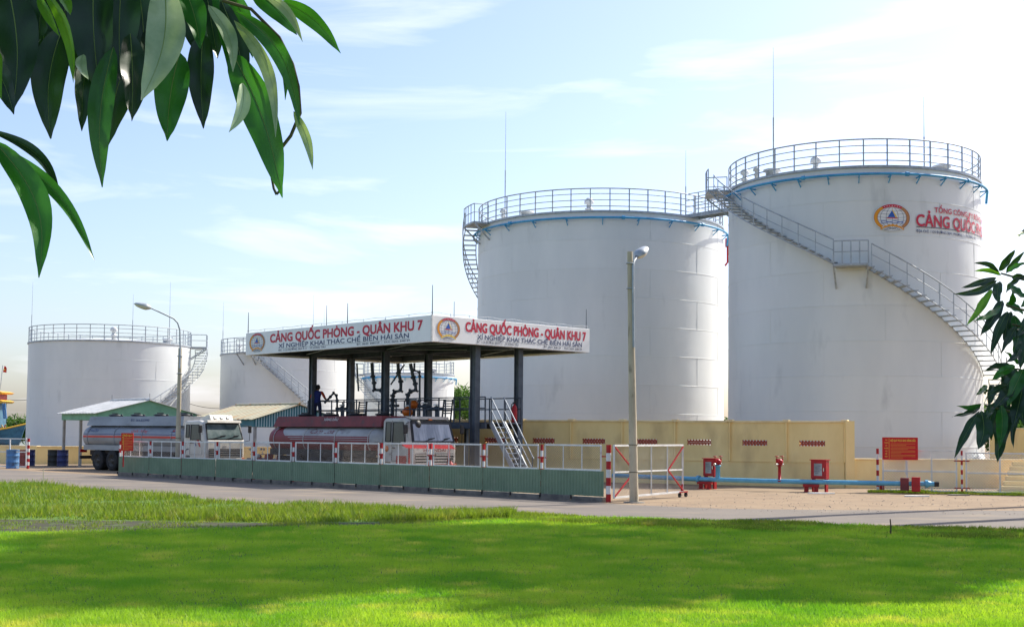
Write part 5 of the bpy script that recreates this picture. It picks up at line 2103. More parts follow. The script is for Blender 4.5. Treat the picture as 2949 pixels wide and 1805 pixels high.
tn = notice('bright red safety notice with yellow lettering on the chain-link fence', 2592, 1291, 97, 63, rfp(u_at(2592), 0).y - .12, math.atan2(rd.y, rd.x), 'NỘI QUY PCCC KHO XĂNG DẦU',
            ['AN', 'TOÀN', 'LÀ', 'NHIỆM', 'VỤ', 'SỐ', 'MỘT'], 'signred', 'signorange', 11)
MB().box((.2, .04, -.25), (.04, .03, .6)).build('bracket', K['white'], tn)
fa_ = math.atan2(-fd.y, -fd.x)
qf = FL
tn2 = notice('orange red notice board fixed at the far end of the green fence', 367, 1272, 37, 50, FL.y - 1.6, rad(-12), 'NỘI QUY', ['AN', 'TOÀN', 'LÀ', 'TRÊN', 'HẾT'], 'signorange', 'signorange', 8)
MB().box((-.2, .04, -.3), (.05, .03, .8)).build('bracket', K['red'], tn2)

# ------------------------------------------------------------------ street lamps
def lamp_post(label, base, ztop, r0, r1, arm, head_dir, lean=0.0):
    t = thing('street_lamp', label, 'street lamp', base, 0)
    MB().tube([(0, 0, 0), (lean * .5, 0, ztop * .5), (lean, 0, ztop)], [r0, (r0 + r1) / 2, r1], 20).build('pole', K['concrete'], t)
    A_ = [Vector(p) - Vector((base[0], base[1], 0)) for p in arm]
    MB().tube(A_, [.034] * (len(A_) - 1) + [.028], 10).build('arm', K['galv'], t)
    for z in (ztop - .35, ztop - 1.1):
        MB().tube([(lean * z / ztop + (r1 + .035) * math.cos(q), (r1 + .035) * math.sin(q), z) for q in [6.283 * k / 16 for k in range(16)]], .018, 5, closed=True).build('clamp_band', K['galv'], t)
    for z in (.9, 1.7):
        MB().tube([(lean * z / ztop + (r0 * .96 + .005) * math.cos(q), (r0 * .96 + .005) * math.sin(q), z) for q in [6.283 * k / 16 for k in range(16)]], .009, 4, closed=True).build('tie_wire', K['chassis'], t)
    h = A_[-1]
    d = Vector(head_dir).normalized()
    up = Vector((0, 0, 1))
    s = d.cross(up).normalized()
    up = s.cross(d)
    # hood: half ellipsoid, tapered to the arm
    def ell(a0, a1, sx, sy, sz, flip):
        mb = MB()
        nu, nv = 14, 8
        vs, fs = [], []
        for i in range(nu + 1):
            f = i / nu
            x = f
            wd = sy * (math.sin(math.pi * min(1, f * .62 + .30)) ** .8) * (1 if f < .98 else .6)
            if f < .3:
                wd = sy * (.3 + .7 * (f / .3) ** .7)
            if f > .8:
                wd *= math.sqrt(max(.02, 1 - ((f - .8) / .2) ** 2))
            for j in range(nv + 1):
                q = math.pi * j / nv
                vs.append(h + d * (x * sx - .05) + s * (wd * math.cos(q)) + up * (flip * sz * wd / sy * math.sin(q)))
        for i in range(nu):
            for j in range(nv):
                a = i * (nv + 1) + j
                fs.append((a, a + 1, a + nv + 2, a + nv + 1))
        mb.add(vs, fs, 0, True)
        return mb
    ell(0, 1, .74, .20, .15, 1).build('lamp_hood', K['galv'], t)
    ell(0, 1, .72, .185, .14, -1).build('lamp_lens', K['lamp'], t)
    return t


b2 = gnd(1826, 1447)
z2 = at(1815, 725, b2.y).z
ax2 = at(1826, 775, b2.y)
lamp_post('tall tapered concrete lamp pole standing beside the open gate', (b2.x, b2.y, 0), z2, .135, .078,
          [at(1825, 1000, b2.y - .1), at(1823, 850, b2.y - .1), at(1823, 765, b2.y - .1), at(1826, 752, b2.y + .0), at(1836, 738, b2.y + .3)], (.62, .9, .62), lean=at(1814, 725, b2.y).x - b2.x)
MB().lathe([(.32, 0), (.30, .03), (0, .04)], 14, (b2.x, b2.y, 0)).build('footing', K['kerbc'], bpy.data.objects['street_lamp'], world=True)
b1 = min((fp(FLEN * k / 400, 0) for k in range(401)), key=lambda q: abs(proj_x(q) - 513))
Yb1 = b1.y + 1.3
z1_ = at(516, 1002, Yb1).z
bx = at(513, 1250, Yb1)
lamp_post('concrete lamp pole with long curved arm behind the far end of the green fence', (bx.x, Yb1, 0), z1_, .115, .075,
          [at(517, 1060, Yb1 - .1), at(519, 1000, Yb1 - .1), at(518, 950, Yb1 - .1), at(512, 930, Yb1 - .15), at(500, 917, Yb1 - .25), at(470, 903, Yb1 - .5), at(432, 886, Yb1 - .8)], (-1.0, -.45, .22), lean=at(519, 1002, Yb1).x - bx.x)

# ------------------------------------------------------------------ sheds
def shed(label, C1, wd_, ln_, ze, za, roofm, gm, ribs, fascia):
    """gable shed: near corner C1, gable along vb, eaves along va"""
    t = thing('gable_shed', label, 'shed', (C1.x, C1.y, 0), RZ)
    ov = .0
    # roof sheets
    for s in (0, 1):
        mb = MB()
        n = 26
        for i in range(n):
            y0_, y1_ = -.15 + (ln_ + .3) * i / n, -.15 + (ln_ + .3) * (i + 1) / n
            xs = (-.25, wd_ / 2) if s == 0 else (wd_ + .25, wd_ / 2)
            zz = (ze - .25 * (za - ze) / (wd_ / 2), za)
            d_ = .02 if i % 2 else 0
            mb.add([(xs[0], y0_, zz[0] + d_), (xs[0], y1_, zz[0] + d_), (xs[1], y1_, zz[1] + d_), (xs[1], y0_, zz[1] + d_),
                    (xs[0], y0_, zz[0] + d_ - .03), (xs[0], y1_, zz[0] + d_ - .03), (xs[1], y1_, zz[1] + d_ - .03), (xs[1], y0_, zz[1] + d_ - .03)],
                   [(0, 1, 2, 3), (7, 6, 5, 4), (0, 4, 5, 1), (1, 5, 6, 2), (2, 6, 7, 3), (3, 7, 4, 0)])
        mb.build('roof_sheet', K[roofm], t)
    # gable fronts
    for y in (0, ln_):
        g = MB()
        g.prism([(0, ze - fascia), (wd_, ze - fascia), (wd_, ze), (wd_ / 2, za - .04), (0, ze)], .04, lambda u, v, q: (u, y + q - .02, v))
        g.build('gable', K[gm], t)
        if ribs and y == 0:
            for k in range(int(wd_ / .16)):
                x = .08 + k * .16
                zt_ = ze + (za - ze) * (1 - abs(x - wd_ / 2) / (wd_ / 2)) - .06
                MB().box((x, -.035, (ze - fascia + zt_) / 2), (.05, .03, zt_ - ze + fascia)).build('rib', K['tealpale'], t)
    for x in (0, wd_):
        MB().box((x, ln_ / 2, ze - fascia / 2), (.04, ln_ - .05, fascia)).build('eave_board', K[gm], t)
    for x in (.1, wd_ - .1):
        for y in (.1, ln_ / 2, ln_ - .1):
            MB().box((x, y, (ze - .02) / 2), (.13, .13, ze - .02)).build('post', K['greywall'], t)
    MB().tube([(wd_ / 2, -.2, za + .05), (wd_ / 2, ln_ + .1, za + .05)], .05, 8).build('ridge_cap', K[roofm], t)
    return t


c1 = at(281, 1186, 68.0)
t_ = shed('low shed with pale green gable and white roof behind the silver truck', c1, 5.9, 4.5, c1.z, at(430, 1151, 70).z, 'shedwhite', 'shedgreen', False, .42)
for y in (-.1, 4.5):
    MB().tube([(2.95, y, at(430, 1151, 70).z), (2.95, y, at(430, 1151, 70).z + .35)], .012, 5).build('lightning_rod', K['steel'], t_)
c2 = at(733, 1203, 66.0)
shed('open shed with striped teal gable and rusty pale roof behind the red truck', c2, 5.4, 6.3, c2.z, at(861, 1164, 68).z, 'shedrust', 'teal', True, .45)

# ------------------------------------------------------------------ drums
def drum(label, px_, py_, m, s=1.0, Y=None, group=None):
    p = gnd(px_, py_) if Y is None else Vector((at(px_, py_, Y).x, Y, 0))
    t = thing('oil_drum', label, 'drum', (p.x, p.y, 0), random.uniform(0, 6), group)
    r, h = .30 * s, .9 * s
    MB().lathe([(0, .0), (r, 0), (r + .012, .015), (r, .03), (r, h * .33 - .02), (r + .018, h * .33), (r, h * .33 + .02), (r, h * .66 - .02), (r + .018, h * .66), (r, h * .66 + .02),
                (r, h - .03), (r + .014, h - .012), (r - .01, h), (r - .02, h - .03), (0, h - .03)], 28).build('drum_body', K[m], t)
    MB().lathe([(.035, h - .03), (.035, h), (0, h + .005)], 10, (r * .6, 0, 0)).build('bung', K['black'], t)


drum('light blue oil drum outside the yard fence', 36, 1348, 'drumblue', 1.08)
drum('dark grey-green oil drum standing against the navy drum', 153, 1341, 'drumdark', 1.0)
drum('navy oil drum beside the dark grey-green drum', 180, 1342, 'drumnavy', 1.0)
drum('red oil drum between the fence and the low yellow wall', 62, 1342, 'drumred', 1.0)
drum('deep blue oil drum just past the banded fence post', 84, 1341, 'drumnavy', 1.0)

# ------------------------------------------------------------------ fire point in front of the red truck
Yq = 46.0
c = at(1240, 1290, Yq)
fpn = thing('fire_point', 'small red roofed fire stand in front of the red truck', 'fire stand', (c.x, c.y, 0), rad(-6))
zr = at(1225, 1276, Yq).z
MB().prism([(-1.05, zr), (.75, zr), (1.02, zr - .19), (-.78, zr - .17)], .03, lambda u, v, q: (u, -.25 - (zr - v) * 2.2 + q, v)).build('roof_front', K['red'], fpn)
MB().prism([(-1.05, zr), (.75, zr), (.75, zr - .12), (-1.05, zr - .12)], .03, lambda u, v, q: (u, -.22 + (zr - v) * 2.2 + q, v)).build('roof_back', K['red'], fpn)
MB().tube([(-1.05, -.24, zr + .01), (.76, -.24, zr + .01)], .02, 6).build('ridge', K['white'], fpn)
for k in range(18):
    MB().box((-1.0 + k * .1, -.26, zr + .0), (.045, .05, .05)).build('fringe_tab', K['white'], fpn)
for x in (-.75, .7):
    MB().box((x, -.2, (zr - .05) / 2), (.06, .06, zr - .05)).build('post', K['red'], fpn)
MB().box((-.05, -.16, .62), (1.4, .03, .5)).build('back_board', K['red'], fpn)
e1 = at(1242, 1330, Yq - .5)
extinguisher((e1.x, e1.y, .12 + .0), 'large red trolley extinguisher before the truck grille', 1.55)
e2 = at(1297, 1330, Yq - .3)
extinguisher((e2.x, e2.y, .2), 'shiny red extinguisher at the end of the fire stand', 1.35)
e3 = at(528, 1316, 54.0)
extinguisher((e3.x, e3.y, .0), 'red extinguisher behind the fence near the curved-arm lamp pole', 1.75)
for (p_, s_) in ((e1, .12), (e2, .2)):
    t_ = thing('plinth_block', 'small concrete block carrying the %s extinguisher' % ('trolley' if s_ < .15 else 'shiny red'), 'block', (p_.x, p_.y, 0), 0)
    MB().box((0, 0, s_ / 2), (.36, .36, s_)).build('block', K['kerbc'], t_, bevel=.01)

# ------------------------------------------------------------------ motorbikes parked between the trucks
def motorbike(label, p, rz):
    t = thing('motorbike', label, 'motorbike', (p.x, p.y, 0), rz, 'motorbikes parked between the trucks')
    rot = Matrix.Rotation(rad(90), 3, 'X')
    for x in (-.6, .6):
        we = thing('wheel', '', '')
        del we['label'], we['category']
        we.parent = t
        we.location = (x, 0, .29)
        mb = MB().lathe([(.23, -.04), (.28, -.035), (.29, 0), (.28, .035), (.23, .04)], 26, rot=rot)
        link('tyre', mb.mesh('tyre', K['rubber']), we)
        mb = MB().lathe([(.23, -.02), (.225, .02)], 26, rot=rot)
        for k in range(8):
            a = k * math.pi / 4
            mb.tube([(0, 0, 0), (.225 * math.cos(a), 0, .225 * math.sin(a))], .006, 4)
        link('rim', mb.mesh('rim', K['chrome']), we)
    MB().tube([(.42, 0, .86), (.2, 0, .55), (-.15, 0, .42), (-.6, 0, .3)], [.05, .08, .09, .03], 8).build('frame', K['black'], t)
    MB().tube([(.6, .06, .29), (.44, .06, .88)], .022, 6).tube([(.6, -.06, .29), (.44, -.06, .88)], .022, 6).build('fork', K['chrome'], t)
    MB().prism([(.36, .5), (.52, .62), (.48, .95), (.38, .98), (.30, .7)], .36, lambda u, v, q: (u, -.18 + q, v)).build('leg_shield', K['drumred'], t, bevel=.03)
    MB().prism([(.1, .68), (-.2, .66), (-.72, .74), (-.7, .82), (-.1, .79), (.1, .74)], .26, lambda u, v, q: (u, -.13 + q, v)).build('seat', K['black'], t, bevel=.03)
    MB().prism([(.0, .42), (-.5, .5), (-.78, .68), (-.2, .68), (.05, .64)], .2, lambda u, v, q: (u, -.10 + q, v)).build('side_panel', K['drumred'], t, bevel=.03)
    MB().tube([(.36, -.32, 1.0), (.42, 0, .98), (.36, .32, 1.0)], .016, 6).build('handlebar', K['chrome'], t)
    MB().lathe([(0, 0), (.09, .0), (.1, .05), (.05, .12), (0, .13)], 16, (.5, 0, .93), rot=Matrix.Rotation(rad(-90), 3, 'Y')).build('headlight', K['lamp'], t)
    for s in (-1, 1):
        MB().tube([(.38, s * .24, 1.0), (.34, s * .3, 1.2)], .008, 5).lathe([(0, 0), (.05, .0), (.05, .01), (0, .012)], 12, (.33, s * .32, 1.22), rot=Matrix.Rotation(rad(-90), 3, 'Y')).build('mirror', K['chrome'], t)
    MB().tube([(-.1, -.14, .3), (-.5, -.16, .32), (-.85, -.16, .4)], [.02, .04, .045], 8).build('exhaust', K['chrome'], t)
    return t


mbp = [at(733, 1290, 56.5), at(768, 1290, 57.2), at(795, 1290, 57.0)]
m0 = motorbike('motorbike parked closest to the white cab of the silver tanker', mbp[0], rad(-60))
dup(m0, (mbp[1].x, mbp[1].y, 0), rad(-66), 'middle one of three motorbikes parked between the two tankers')
dup(m0, (mbp[2].x, mbp[2].y, 0), rad(-50), 'motorbike parked right behind the tail of the red tanker')

# ------------------------------------------------------------------ stakes in the grass
for (x_, yb_, yt_, lb) in ((2565, 1541, 1494, 'thin dark stake standing in the lawn near the road edge'), (124, 1397, 1347, 'pale thin stake in the rough verge opposite the drums')):
    p = gnd(x_, yb_)
    h_ = at(x_, yt_, p.y).z
    o = MB().tube([(0, 0, -.05), (.004, 0, h_ * .6), (-.006, .01, h_)], [.018, .015, .012], 7).build('wooden_stake', K['bark'] if x_ > 1000 else K['concrete'])
    o.location = (p.x, p.y, 0)
    tag(o, lb, 'stake')
# flat litter and slabs on the sand
for (x_, y_, s_, lb) in ((2365, 1421, .5, 'flat pale slab lying by the pipe stand'), (2640, 1429, .45, 'flat pale slab lying beside the chain-link fence'), (2760, 1426, .4, 'broken grey slab at the foot of the banded post')):
    p = gnd(x_, y_)
    o = MB().prism([(-s_, -.12), (-s_ * .2, -.2), (s_ * .9, -.1), (s_, .1), (-.1, .22), (-s_ * .8, .12)], .035, lambda u, v, q: (u, v, q)).build('stone_slab', K['kerbc'] if x_ > 2700 else K['white'])
    o.location = (p.x, p.y, .002)
    tag(o, lb, 'slab')

# ------------------------------------------------------------------ fishing boat at the quay
Yb = 128.0
bo = at(16, 1262, Yb)
bt_ = thing('fishing_boat', 'wooden fishing boat with yellow deckhouse roofs and blue bow beyond the squat tank', 'boat', (bo.x, Yb, 0), 0)
def bl(x_, y_, dy=0.0):
    p = at(x_, y_, Yb + dy)
    return p
hull = MB()
bow = bl(58, 1220)
secs = []
for k in range(9):
    f = k / 8
    x = bow.x - 11 * f
    hw_ = 1.9 * math.sin(min(1, f * 2.2 + .02) * math.pi / 2)
    zt = bow.z - 1.6 * min(1, f * 1.6) ** .8 + .2 * f
    secs.append([(x + .6 * (1 - f), Yb - hw_, zt), (x, Yb - hw_ * .6, .6), (x - .2, Yb, .05), (x, Yb + hw_ * .6, .6), (x + .6 * (1 - f), Yb + hw_, zt)])
vs = [p for s in secs for p in s]
fs = [(5 * k + j, 5 * k + j + 1, 5 * k + j + 6, 5 * k + j + 5) for k in range(8) for j in range(4)] + [tuple(range(5)), tuple(range(40, 45))]
fs += [(5 * k, 5 * k + 5, 5 * k + 9, 5 * k + 4) for k in range(8)]
hull.add(vs, fs)
hull.build('hull', K['boatblue'], bt_, world=True)
MB().tube([s[0] for s in secs], .09, 6).tube([s[4] for s in secs], .09, 6).build('gunwale', K['boatyellow'], bt_, world=True)
for (y0_, y1_, ex) in ((1126, 1135, 22), (1150, 1161, 23)):
    a, b = bl(-60, y0_), bl(ex, y1_)
    MB().prism([(a.x, b.z), (b.x - .15, b.z), (b.x + .1, (a.z + b.z) / 2), (b.x - .4, a.z), (a.x, a.z)], 3.0, lambda u, v, q: (u, Yb - 1.5 + q, v)).build('deckhouse_roof', K['boatyellow'], bt_, world=True)
a, b = bl(-60, 1161), bl(4, 1215)
MB().box(((a.x + b.x) / 2, Yb, (a.z + b.z) / 2), (b.x - a.x, 2.4, abs(a.z - b.z) + 1.0)).build('deckhouse', K['boatblue'], bt_, world=True)
a, b = bl(-60, 1135), bl(8, 1150)
MB().box(((a.x + b.x) / 2, Yb, (a.z + b.z) / 2), (b.x - a.x, 2.2, abs(a.z - b.z))).build('wheelhouse', K['drumred'], bt_, world=True)
for x_, x2 in ((8, 12), (14, 18)):
    MB().tube([bl(x_, 1161, -1.2), bl(x2, 1205, -1.2)], .09, 8).build('roof_post', K['drumblue'], bt_, world=True)
MB().tube([bl(0, 1128), bl(8, 1052)], .035, 6).build('flag_mast', K['galv'], bt_, world=True)
fl = MB()
q0, q1_, q2, q3 = bl(8, 1071), bl(13, 1053), bl(21, 1060), bl(20, 1073)
n = 6
vs = []
for i in range(n + 1):
    f = i / n
    a, b = q0.lerp(q3, f), q1_.lerp(q2, f)
    o_ = .12 * math.sin(f * 5)
    vs += [a + Vector((0, o_, 0)), b + Vector((0, o_, 0))]
fl.add(vs, [(2 * i, 2 * i + 2, 2 * i + 3, 2 * i + 1) for i in range(n)], 0, True)
ff = fl.build('flag', K['signred'], bt_, world=True, recalc=False)
c_ = (q0 + q1_ + q2 + q3) / 4
MB().poly([c_ + Vector((math.cos(k * math.pi / 5 + 1.57), 0, math.sin(k * math.pi / 5 + 1.57))) * (.13 if k % 2 == 0 else .055) + Vector((0, -.2, 0)) for k in range(10)]).build('star', K['signyellow'], ff, world=False)
st_ = [o for o in ff.children][0]
st_.data.transform(MW[bt_.name].inverted())
rr_ = random.Random(3)
for k in range(7):
    a = bl(rr_.uniform(-20, 20), 1222)
    MB().tube([a, bl(rr_.uniform(-15, 25), 1255)], .05, 5).build('rope', K[rr_.choice(['orange', 'white', 'drumblue', 'boatyellow'])], bt_, world=True)

# sagging cables beyond the tanks
for (a, b, lb) in (((-40, 1146, 118), (95, 1150, 118), 'sagging cable running past the flag towards the squat tank'), ((545, 1162, 112), (640, 1176, 112), 'sagging cable strung between the squat tank and its white neighbour')):
    p, q = at(*a), at(*b)
    pts = [p.lerp(q, k / 10) + Vector((0, 0, -.12 * math.sin(math.pi * k / 10))) for k in range(11)]
    o = MB().tube(pts, .022, 5).build('overhead_cable', K['black'])
    tag(o, lb, 'cable')
# ------------------------------------------------------------------ trees
def leaf_mat(name, c1, c2, rough=.32, trans=.35, spec=.5, sc=9):
    return mat(name, c1, c2, sc, rough, spec=spec, trans=trans, rand=.18, lo=.35, hi=.7)


K['leaf'] = leaf_mat('mango_leaf', C(40, 92, 34), C(56, 112, 40))
K['leafpale'] = leaf_mat('mango_leaf_sky_sheen', C(128, 152, 112), C(186, 198, 168), .28, .2, .8)  # sky reflection on glossy leaves, put into a paler leaf colour
K['leafdark'] = leaf_mat('mango_leaf_dark', C(26, 52, 28), C(36, 70, 32), .35, .18)  # darker copy of the leaf green with the backlit shade put into it
K['leafyoung'] = leaf_mat('mango_leaf_young', C(86, 132, 38), C(104, 146, 48), .35, .45)
K['rib'] = mat('leaf_rib', C(128, 150, 84), rough=.5, trans=.2)
K['farleaf'] = mat('far_foliage', C(64, 96, 48), C(92, 122, 62), 1.5, .7, trans=.3, spec=.2)
K['shadeleaf'] = mat('roadside_foliage', C(50, 84, 36), C(70, 104, 44), 2, .6, trans=.3, spec=.3)


def leaf_geo(B, T, wd, nrm, bow, fold=.35, wav=.10, ph=0.0, twist=0.0, n=16, tipcurl=0.0):
    """long pointed mango leaf from base B to tip T; bow bends it sideways in its own plane"""
    B, T = Vector(B), Vector(T)
    d = T - B
    Ln = d.length
    d.normalize()
    nrm = (nrm - d * nrm.dot(d)).normalized()
    s = d.cross(nrm).normalized()
    vs, fs = [], []
    cols = (-1, -.5, 0, .5, 1)
    for i in range(n + 1):
        f = i / n
        c = B + d * (Ln * f) + s * (bow * Ln * math.sin(math.pi * f)) - nrm * (tipcurl * Ln * f * f)
        pr = math.sin(math.pi * min(1, f ** .82)) ** .75 * (1 - .25 * f)
        if f > .9:
            pr *= .55 + .45 * (1 - f) / .1
        w_ = wd / 2 * max(.03, pr)
        tw = twist * (f - .5)
        sx = s * math.cos(tw) + nrm * math.sin(tw)
        nn = nrm * math.cos(tw) - s * math.sin(tw)
        for q in cols:
            o_ = fold * abs(q) * w_ + (wav * wd * math.sin(f * 17 + ph + (2.0 if q > 0 else 0)) * abs(q) ** 2)
            vs.append(c + sx * (q * w_) + nn * o_)
    k = len(cols)
    for i in range(n):
        for j in range(k - 1):
            fs.append((i * k + j, i * k + j + 1, (i + 1) * k + j + 1, (i + 1) * k + j))
    rib = [vs[i * k + 2] for i in range(n)]
    return vs, fs, rib


def leaf_part(tree, B, T, wd, m, nrm=None, **kw):
    if nrm is None:
        nrm = (CAM - Vector(B)).normalized() + Vector((random.uniform(-.5, .5), random.uniform(-.2, .2), random.uniform(-.1, .6)))
    vs, fs, rib = leaf_geo(B, T, wd, nrm, **kw)
    mb = MB()
    mb.add(vs, fs, 0, True)
    mb.tube(rib, [wd * .018 * (1 - .7 * i / len(rib)) for i in range(len(rib))], 4, m=1, cap=False)
    return mb.build('leaf', [K[m], K['rib']], tree, world=True, recalc=False)


def crown_mesh(name, centres, nleaf, ls, m, parent, world=True, seed=1, droop=.3):
    """leaf clumps scattered through the crown's volume: thousands of small folded leaves"""
    r = np.random.RandomState(seed)
    cs = np.array([c[:3] for c in centres])
    rs = np.array([c[3] for c in centres])
    pr = rs ** 2 / np.sum(rs ** 2)
    ix = r.choice(len(cs), nleaf, p=pr)
    v = r.randn(nleaf, 3)
    v /= np.linalg.norm(v, axis=1)[:, None]
    rad_ = rs[ix] * (r.rand(nleaf) ** .45)
    P = cs[ix] + v * rad_[:, None] * np.array([1, 1, .8])
    d = r.randn(nleaf, 3)
    d[:, 2] -= droop * 2
    d /= np.linalg.norm(d, axis=1)[:, None]
    u = r.randn(nleaf, 3)
    s = np.cross(d, u)
    s /= np.linalg.norm(s, axis=1)[:, None]
    nn = np.cross(s, d)
    L = ls * (.6 + .8 * r.rand(nleaf))[:, None]
    Wd = L * .13
    V = np.zeros((nleaf, 5, 3))
    V[:, 0] = P
    V[:, 1] = P + d * L * .5 + s * Wd + nn * Wd * .4
    V[:, 2] = P + d * L
    V[:, 3] = P + d * L * .5 - s * Wd + nn * Wd * .4
    V[:, 4] = P + d * L * .45
    mb_v = V.reshape(-1, 3)
    if world and parent:
        iv = np.array(MW[parent.name].inverted())
        mb_v = mb_v @ iv[:3, :3].T + iv[:3, 3]
    tri = np.array([[0, 1, 4], [1, 2, 4], [2, 3, 4], [3, 0, 4]])
    F_ = (np.arange(nleaf)[:, None, None] * 5 + tri[None]).reshape(-1, 3)
    me = bpy.data.meshes.new(name)
    me.vertices.add(len(mb_v))
    me.vertices.foreach_set('co', mb_v.reshape(-1))
    me.loops.add(F_.size)
    me.loops.foreach_set('vertex_index', F_.reshape(-1))
    me.polygons.add(len(F_))
    me.polygons.foreach_set('loop_start', np.arange(0, F_.size, 3))
    me.materials.append(K[m])
    me.update(calc_edges=True)
    return link(name, me, parent)


# ---- mango branch hanging over the lawn (its trunk stands outside the frame)
tl = Vector((-3.9, 1.6, 0))
m1 = thing('mango_tree', 'mango tree with large drooping leaves, sky sheen and backlit shade in their colours, hanging in from above, against the sky', 'tree', tl, 0)
MB().tube([tl, tl + Vector((.1, .05, 1.6)), tl + Vector((.4, .2, 2.6)), tl + Vector((.9, .5, 3.5)), tl + Vector((1.2, .7, 4.6))], [.2, .17, .15, .11, .06], 12).build('trunk', K['bark'], m1, world=True)
MB().tube([tl + Vector((.4, .2, 2.6)), Vector((-2.6, 2.2, 3.25)), Vector((-1.5, 2.7, 3.35)), Vector((-.8, 2.8, 3.28))], [.1, .06, .035, .02], 8).build('branch', K['bark'], m1, world=True)
MB().tube([tl + Vector((.6, .3, 3.0)), Vector((-2.4, 2.6, 2.9)), Vector((-1.6, 2.85, 2.75))], [.05, .03, .015], 8).build('branch', K['bark'], m1, world=True)


def q1(x, y, Y=2.75):
    return at(x / 1.839, y / 1.839, Y)


def LW(w_, Y):
    return w_ / 1.839 / FPX * Y


tw_ = [q1(*p, 2.8) for p in ((1180, 5), (1330, 50), (1480, 200), (1550, 340), (1580, 460), (1590, 600), (1540, 720), (1470, 810), (1435, 920), (1450, 1000), (1465, 1030))]
MB().tube(tw_, [.004] * 8 + [.003, .003, .0035], 6).tube([tw_[-1], q1(1492, 1000, 2.8)], .003, 5).build('twig', K['twig'], m1, world=True)
LV = [  # base x, y, tip x, y, width, material, bow, depth, twist
    (-40, 740, 205, 1480, 165, 'leaf', -.13, 2.7, .2), (-60, 760, 499, 1370, 85, 'leaf', -.10, 2.8, .6), (-50, 690, 322, 1060, 70, 'leafdark', -.14, 2.85, .3),
    (600, 250, 540, 968, 150, 'leaf', .05, 2.7, .3), (700, 250, 590, 760, 190, 'leafdark', .05, 2.85, .3), (330, 150, 262, 715, 210, 'leafdark', .06, 2.75, .2),
    (470, 280, 440, 685, 110, 'leafdark', .03, 2.8, .2), (870, -90, 745, 535, 230, 'leafpale', -.08, 2.6, .25), (690, 180, 690, 650, 170, 'leafdark', -.02, 2.72, .2),
    (950, 280, 885, 750, 200, 'leaf', .03, 2.75, .2), (1075, 180, 1073, 660, 160, 'leafdark', .02, 2.8, .2), (1230, 280, 1475, 1030, 215, 'leaf', -.05, 2.75, .2),
    (1105, 30, 1235, 375, 95, 'leafpale', -.1, 2.62, .3), (1170, 0, 1275, 560, 120, 'leafdark', -.07, 2.8, .3), (1240, 110, 1465, 730, 85, 'leafpale', -.12, 2.65, .5),
    (1250, 60, 1560, 650, 110, 'leaf', -.14, 2.75, .3), (1285, 440, 1220, 690, 85, 'leafpale', -.1, 2.6, .2), (1490, 5, 1808, 285, 100, 'leaf', -.08, 2.9, .3),
    (1400, -30, 1592, 215, 60, 'leafpale', -.1, 2.7, .4), (1330, -60, 1555, 172, 130, 'leaf', -.05, 2.85, .3), (1555, 590, 1652, 895, 60, 'leafpale', -.06, 2.75, .8),
    (30, -120, 65, 595, 250, 'leafdark', -.05, 2.65, .2), (120, -140, 110, 260, 240, 'leafdark', .02, 2.7, .2), (230, -60, 405, 450, 75, 'leafyoung', -.08, 2.6, .6),
    (330, -160, 390, 350, 260, 'leafdark', .02, 2.8, .2), (500, -180, 510, 480, 280, 'leafdark', .02, 2.78, .2), (650, -160, 640, 420, 240, 'leafdark', .02, 2.82, .2),
    (440, 290, 470, 435, 65, 'leafpale', .1, 2.55, .3), (-60, 300, 55, 590, 140, 'leafdark', -.05, 2.6, .3), (0, 280, 10, 520, 50, 'leafyoung', .05, 2.55, .3),
    (1010, -80, 1090, 350, 160, 'leafdark', .04, 2.85, .3), (960, -100, 1060, 260, 150, 'leaf', -.04, 2.7, .2), (1140, -60, 1240, 480, 130, 'leaf', -.05, 2.83, .2),
    (780, 150, 860, 560, 150, 'leafdark', -.03, 2.9, .2), (230, -120, 200, 220, 200, 'leafdark', 0, 2.85, .2), (-30, -60, -20, 430, 200, 'leafdark', 0, 2.8, .2),
    (1290, 80, 1510, 520, 80, 'leaf', -.16, 2.88, .4), (420, 60, 300, 420, 160, 'leafdark', .04, 2.88, .2), (560, 100, 600, 520, 140, 'leafdark', 0, 2.9, .2),
    (330, -30, 370, 90, 70, 'leafyoung', 0, 2.6, .2), (200, -20, 300, 180, 60, 'leafyoung', 0, 2.58, .2),
    (250, -100, 230, 300, 230, 'leafdark', .03, 2.95, .2), (90, -100, 60, 420, 260, 'leafdark', .03, 2.95, .2), (730, -80, 760, 420, 220, 'leafdark', -.03, 2.95, .2), (560, -60, 500, 400, 240, 'leafdark', .03, 2.98, .2), (400, 40, 420, 440, 180, 'leafdark', 0, 2.96, .2),
    (1090, -60, 1150, 320, 150, 'leafdark', 0, 2.95, .2), (1210, -60, 1330, 300, 120, 'leaf', -.06, 2.95, .2)]
for i, (bx_, by_, tx_, ty_, w_, m_, bow, Y, twi) in enumerate(LV):
    random.seed(100 + i)
    leaf_part(m1, q1(bx_, by_, Y + .03), q1(tx_, ty_, Y - .02), LW(w_, Y), m_, bow=bow, twist=twi, ph=i, wav=.045 if w_ > 100 else .03, tipcurl=random.uniform(-.05, .1))
# the rest of the crown, above and beside the frame
crown_mesh('crown', [(-1.9, 2.5, 4.0, .62), (-1.1, 2.7, 3.95, .5), (-.3, 2.8, 3.95, .45), (.5, 2.9, 4.0, .5), (1.2, 3.1, 4.2, .6), (-2.7, 2.0, 4.0, .7), (-1.6, 1.8, 4.5, .8), (0, 2.2, 4.6, .8), (-3.3, 1.2, 4.6, 1.0),
                     (-2.5, 2.9, 4.6, .8)], 8500, .24, 'leafdark', m1, seed=3, droop=.7)

